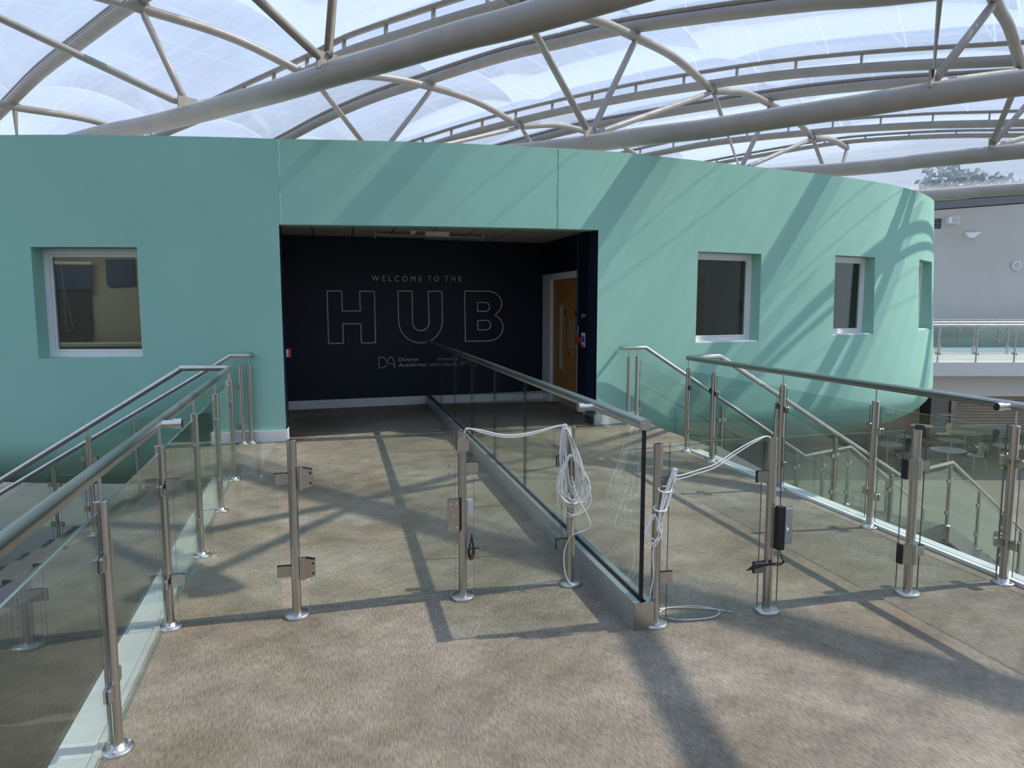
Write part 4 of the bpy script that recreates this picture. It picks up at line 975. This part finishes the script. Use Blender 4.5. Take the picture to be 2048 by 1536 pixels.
ang = math.atan2(fR.y, fR.x)
chs = [(CHC, 18.05, 19.35, 0, 'dark cafe chair beside the sunlit table by the gate post'), (CHW, 19.75, 18.15, 5, 'cream cafe chair in shade near the staircase rail'), (CHC, 22.35, 20.0, 0, 'dark cafe chair at the wide round table'), (CHW, 23.6, 20.6, 0, 'cream cafe chair in front of the roller shutter'),
       (CHW, 21.95, 21.6, 0, 'cream cafe chair beside the black column'), (CHC, 20.6, 21.4, 40, 'dark cafe chair behind the gate post'), (CHW, 21.2, 16.5, 0, 'cream cafe chair at the right edge of the lower hall')]
used = set()
for proto, x, y, rz, lb in chs:
    o = proto if proto.name not in used else copy_tree(proto, (0, 0, 0), 0); used.add(proto.name)
    o.location = (x, y, ZF); o.rotation_euler = (0, 0, ang + math.radians(rz)); o['label'] = lb; o['group'] = 'cafe chairs in the lower hall'; o['category'] = 'chair'

# ------------------------------------------------------------------ roof: arched steel tubes, ribs, struts and film cushions
PHI = 0.9547; RV = Vector((math.sin(PHI), math.cos(PHI), 0)); RU = Vector((math.cos(PHI), -math.sin(PHI), 0))
def RP(u, v, z): p = RU * u + RV * v; return Vector((p.x, p.y, z))
ARCH = {  # line: v, [(u, z) ...] measured, extended to both sides
 'V1': (7.963, [(-17.98, 5.90), (-16.23, 5.94), (-14.3, 6.01), (-11.86, 6.08), (-11.05, 6.13), (-10.35, 6.14), (-8.18, 6.05), (-6.99, 5.977)]),
 'R1': (4.963, [(-19.09, 6.06), (-16.7, 6.29), (-14.34, 6.37), (-12.56, 6.42), (-9.6, 6.44)]),
 'R2': (10.963, [(-17.23, 6.23), (-16.11, 6.38), (-14.86, 6.50), (-13.54, 6.58), (-12.04, 6.60), (-10.99, 6.62), (-9.63, 6.62), (-8.31, 6.55), (-7.25, 6.50), (-6.29, 6.40), (-4.85, 6.21), (-3.61, 6.02), (-2.76, 5.86)]),
 'V2': (13.963, [(-14.58, 6.21), (-13.64, 6.262), (-12.26, 6.30), (-10.57, 6.313), (-8.46, 6.28), (-6.77, 6.19), (-5.56, 6.10), (-4.48, 5.98), (-3.28, 5.815), (-1.52, 5.533)]),
 'R3': (16.963, [(-13.58, 6.66), (-12.16, 6.72), (-10.55, 6.70), (-8.84, 6.66), (-7.43, 6.61), (-6.36, 6.56), (-5.49, 6.50), (-4.06, 6.36), (-2.11, 6.08)]),
 'V3': (19.963, [(-9.93, 6.44), (-8.17, 6.39), (-6.94, 6.32), (-5.86, 6.245), (-4.61, 6.125), (-3.72, 6.025), (-2.09, 5.80)]),
 'R4': (22.963, [(-8.69, 6.54), (-6.62, 6.56), (-4.26, 6.36), (-2.38, 6.10)]),
}
CH = {
 'C1': (4.963, [(-13.44, 4.68), (-11.88, 4.545), (-10.1, 4.43), (-9.29, 4.395), (-8.1, 4.34), (-7.07, 4.31), (-6.12, 4.275), (-4.97, 4.24), (-4.36, 4.20), (-3.76, 4.178)]),
 'C2': (9.98, [(-7.35, 4.40), (-6.03, 4.355), (-4.97, 4.30), (-4.23, 4.283), (-3.56, 4.27), (-2.94, 4.257), (-2.32, 4.25), (-2.02, 4.242), (-1.07, 4.20)]),
 'C3': (15.98, [(-5.04, 4.56), (-3.65, 4.52), (-3.39, 4.53), (-2.31, 4.512), (-1.64, 4.495)]),
}
def toward(c, k): return (c[0] * k, [(u * k, 1.72 + (z - 1.72) * k) for u, z in c[1]])
CH['C2'] = toward(CH['C2'], .945); CH['C3'] = toward(CH['C3'], .965)
def extend(T, ul, ur, kl=.004, arch=True):
    (ua, za), (ub, zb) = T[0], T[-1]
    sl = (T[1][1] - T[0][1]) / (T[1][0] - T[0][0]); sr = (T[-1][1] - T[-2][1]) / (T[-1][0] - T[-2][0])
    sr = max(-.17, min(0, sr)) if arch else -.03; sl = max(.03, min(.12, sl)) if arch else -.06
    out = []
    for k in range(6, 0, -1):
        u = ua + (ul - ua) * k / 6; d = ua - u; out.append((u, za - sl * d - (kl * d * d if arch else 0)))
    out += T
    for k in range(1, 9):
        u = ub + (ur - ub) * k / 8; d = u - ub; out.append((u, zb + sr * 5 * (1 - math.exp(-d / 5))))
    return out
for k in ARCH: ARCH[k] = (ARCH[k][0], extend(ARCH[k][1], -26, 12))
for k in CH: CH[k] = (CH[k][0], extend(CH[k][1], -22, -1.5 if k == 'C1' else 0.4, arch=False))
# lines outside the measured ones, continuing the same rhythm towards the camera
def shifted(src, v, dz): return (v, [(u, z + dz) for u, z in ARCH[src][1]])
ARCH['V0'] = shifted('V1', 1.963, -.05); ARCH['R0'] = shifted('R1', -1.037, -.05); ARCH['VM'] = shifted('V1', -4.037, -.1)
CH['C0'] = (-1.037, [(u, z - .05) for u, z in CH['C1'][1]]); CH['C4'] = (21.98, [(u, z + .2) for u, z in CH['C3'][1]])
def zl_(k, u): return interp(u, (ARCH.get(k) or CH.get(k))[1])
roof = struct_empty('roof', (0, 0, 6), 'arched steel roof with clear film cushions over the hall')
for k, (v, T) in ARCH.items():
    pts = catmull([RP(u, v, z) for u, z in T], 3)
    rr = {'V': .088, 'R': .104}[k[0]] if k != 'R4' else .06
    a = MB().tube(pts, rr, 14).build('arch_tube', 'roofsteel', roof)
    up = .25 if k[0] == 'V' else .125
    # clamp rail above the tube on short brackets
    tp = [p + Vector((0, 0, up)) for p in pts]
    m = MB()
    for off, w in ((0, .035), (-.06, .012), (.06, .012)):
        q_ = [p + RV * off + Vector((0, 0, 0 if off == 0 else .02)) for p in tp]
        for p0, p1 in zip(q_, q_[1:]):
            dvec = (p1 - p0); m.obox((p0 + p1) / 2, dvec, RV, dvec.length / 2 + .003, w,   .014 if off else .016, az=dvec.normalized().cross(RV))
    m.build('clamp_rail', 'roofsteel', a)
    u = -20.0
    while u < 9:
        z = zl_(k, u); MB().obox(RP(u, v, z + .07 + (up - .07) / 2), RU, RV, .016, .035, (up - .06) / 2).build('bracket', 'roofsteel', a)
        u += 1.15
for k, (v, T) in CH.items():
    MB().tube(catmull([RP(u, v, z) for u, z in T], 3), .135, 16).build('chord_tube', 'roofsteel', roof)
TU = [-18.4, -11.8, -6.7, -1.55]
BAYS = [('VM', 'R0', 'V0', 'C0'), ('V0', 'R1', 'V1', 'C1'), ('V1', 'R2', 'V2', 'C2'), ('V2', 'R3', 'V3', 'C3'), ('V3', 'R4', None, 'C4')]
for ti, u in enumerate(TU):
    for (va, r_, vb, ch) in BAYS:
        A = RP(u, ARCH[va][0] + .06, zl_(va, u) - .13); Rg = RP(u, ARCH[r_][0], zl_(r_, u) - .17)
        pts = [A]
        if vb:
            B = RP(u, ARCH[vb][0] - .06, zl_(vb, u) - .13)
            q1 = A.lerp(Rg, .5) + Vector((0, 0, .12)); q2 = Rg.lerp(B, .5) + Vector((0, 0, .12)); ctl = [A, q1, Rg, q2, B]
        else:
            q1 = A.lerp(Rg, .5) + Vector((0, 0, .10)); ctl = [A, q1, Rg]
        rib = MB().tube(catmull(ctl, 8), .075, 12).build('rib', 'roofsteel', roof)
        un = {('C1', 1): -10.47, ('C1', 2): -7.05, ('C2', 2): -6.55, ('C2', 3): -1.87, ('C3', 3): -2.08, ('C1', 3): -1.7}.get((ch, ti), u)
        cn = RP(un, CH[ch][0], zl_(ch, un) + .12)
        ends = [A + Vector((0, 0, -.05)), Rg + Vector((0, 0, -.05))] + ([B + Vector((0, 0, -.05))] if vb else [])
        for e in ends:
            d = (e - cn); s1 = cn + d.normalized() * .12
            MB().tube([s1, cn + d * .06, cn + d * .94, e], [.03, .052, .052, .035], 10).build('strut', 'roofsteel', roof)
        MB().obox(cn + Vector((0, 0, .03)), RV, RU, .14, .014, .10).build('gusset', 'roofsteel', roof)
        MB().obox(Rg + Vector((0, 0, .02)), RV, RU, .09, .05, .07).build('gusset', 'roofsteel', roof)

MB().tube([(7.2, 3.1, 5.95), (5.62, 1.94, 4.5), (4.5, 1.1, 3.45)], .085, 12).build('raking_strut', 'roofsteel', roof)
# film cushions between the clamp rails
def cushion(ua, ub, ka, kb, bulge_up, bulge_dn, nu=10, nv=8):
    m = MB(); uv = []
    va, vb = ARCH[ka][0], ARCH[kb][0]
    for layer, bl in ((0, bulge_up), (1, -bulge_dn)):
        base = len(m.v); vs = []
        for i in range(nu + 1):
            u = lerp(ua + .02, ub - .02, i / nu)
            for j in range(nv + 1):
                t = j / nv; z = lerp(zl_(ka, u) + (.27 if ka[0] == 'V' else .15), zl_(kb, u) + (.27 if kb[0] == 'V' else .15), t)
                e = math.sin(math.pi * t) ** .8 if 0 < t < 1 else 0
                eu = min(1, 4 * min(i, nu - i) / nu + .75)
                vs.append(RP(u, lerp(va + .05, vb - .05, t), z + bl * e * eu)); uv.append((u, t * 3 + layer * 7.3 + va))
        fs = []
        for i in range(nu):
            for j in range(nv):
                a = i * (nv + 1) + j; f_ = (a, a + nv + 1, a + nv + 2, a + 1); fs.append(f_ if layer == 0 else f_[::-1])
        m.add(vs, fs, smooth=True)
    m.uv = uv; m.build('cushion', 'film', roof)
US = [-26] + TU + [3.5, 8.5, 12]
for ua, ub in zip(US, US[1:]):
    for ka, kb in (('VM', 'R0'), ('R0', 'V0'), ('V0', 'R1'), ('R1', 'V1'), ('V1', 'R2'), ('R2', 'V2'), ('V2', 'R3'), ('R3', 'V3'), ('V3', 'R4')):
        cushion(ua, ub, ka, kb, .55, .05)
# end sheet from the last arch to the edge beam over the far wall
m = MB(); uv = []
nu, nv = 30, 8; vs = []
for i in range(nu + 1):
    u = lerp(-26, 12, i / nu); A = RP(u, ARCH['R4'][0] + .05, zl_('R4', u) + .15); a = lerp(2, 40, i / nu); B = F(a, 30.8, zt(a) + .88)
    for j in range(nv + 1):
        t = j / nv; p = A.lerp(B, t); p.z += .9 * math.sin(math.pi * t); vs.append(p); uv.append((u * 1.3, t * 3 + 40))
m.add(vs, [(i * (nv + 1) + j, (i + 1) * (nv + 1) + j, (i + 1) * (nv + 1) + j + 1, i * (nv + 1) + j + 1) for i in range(nu) for j in range(nv)], smooth=True)
m.uv = uv; m.build('end_cushion', 'film', roof)

# ------------------------------------------------------------------ trees outside, seen through the film
def tree(a, d, h, w, seed, label):
    rnd = random.Random(seed); base = F(a, d, -3.4)
    t = thing('tree', label, 'tree', tuple(base))
    MB().tube([base, base + Vector((.2, .1, h * .5)), base + Vector((0, .2, h * .75))], [.35, .25, .12], 8).build('trunk', 'bark', t)
    m = MB()
    for k in range(9000):
        x, y, z = rnd.gauss(0, 1), rnd.gauss(0, 1), rnd.gauss(0, 1); L = math.sqrt(x * x + y * y + z * z) or 1; r = rnd.random() ** .4
        lump = 1 + .25 * math.sin(3 * x / L + seed) * math.cos(4 * y / L)
        c = base + Vector((x / L * w * r * lump, y / L * w * r * lump, h * .68 + z / L * h * .32 * r * lump)); s = rnd.uniform(.16, .36)
        n1 = Vector((rnd.gauss(0, 1), rnd.gauss(0, 1), rnd.gauss(0, 1))).normalized(); n2 = n1.orthogonal().normalized(); n3 = n1.cross(n2)
        m.add([c + n2 * s, c + n3 * s * .6, c - n2 * s, c - n3 * s * .6], [(0, 1, 2, 3)])
    o = m.build('crown', 'leaf', t); o['kind'] = 'stuff'
tree(29.8, 48, 14.0, 3.9, 3, 'tree outside beyond the film, left of the pair over the far wall'); tree(39.0, 50, 15.2, 3.6, 9, 'taller tree outside beyond the film near the right frame edge')
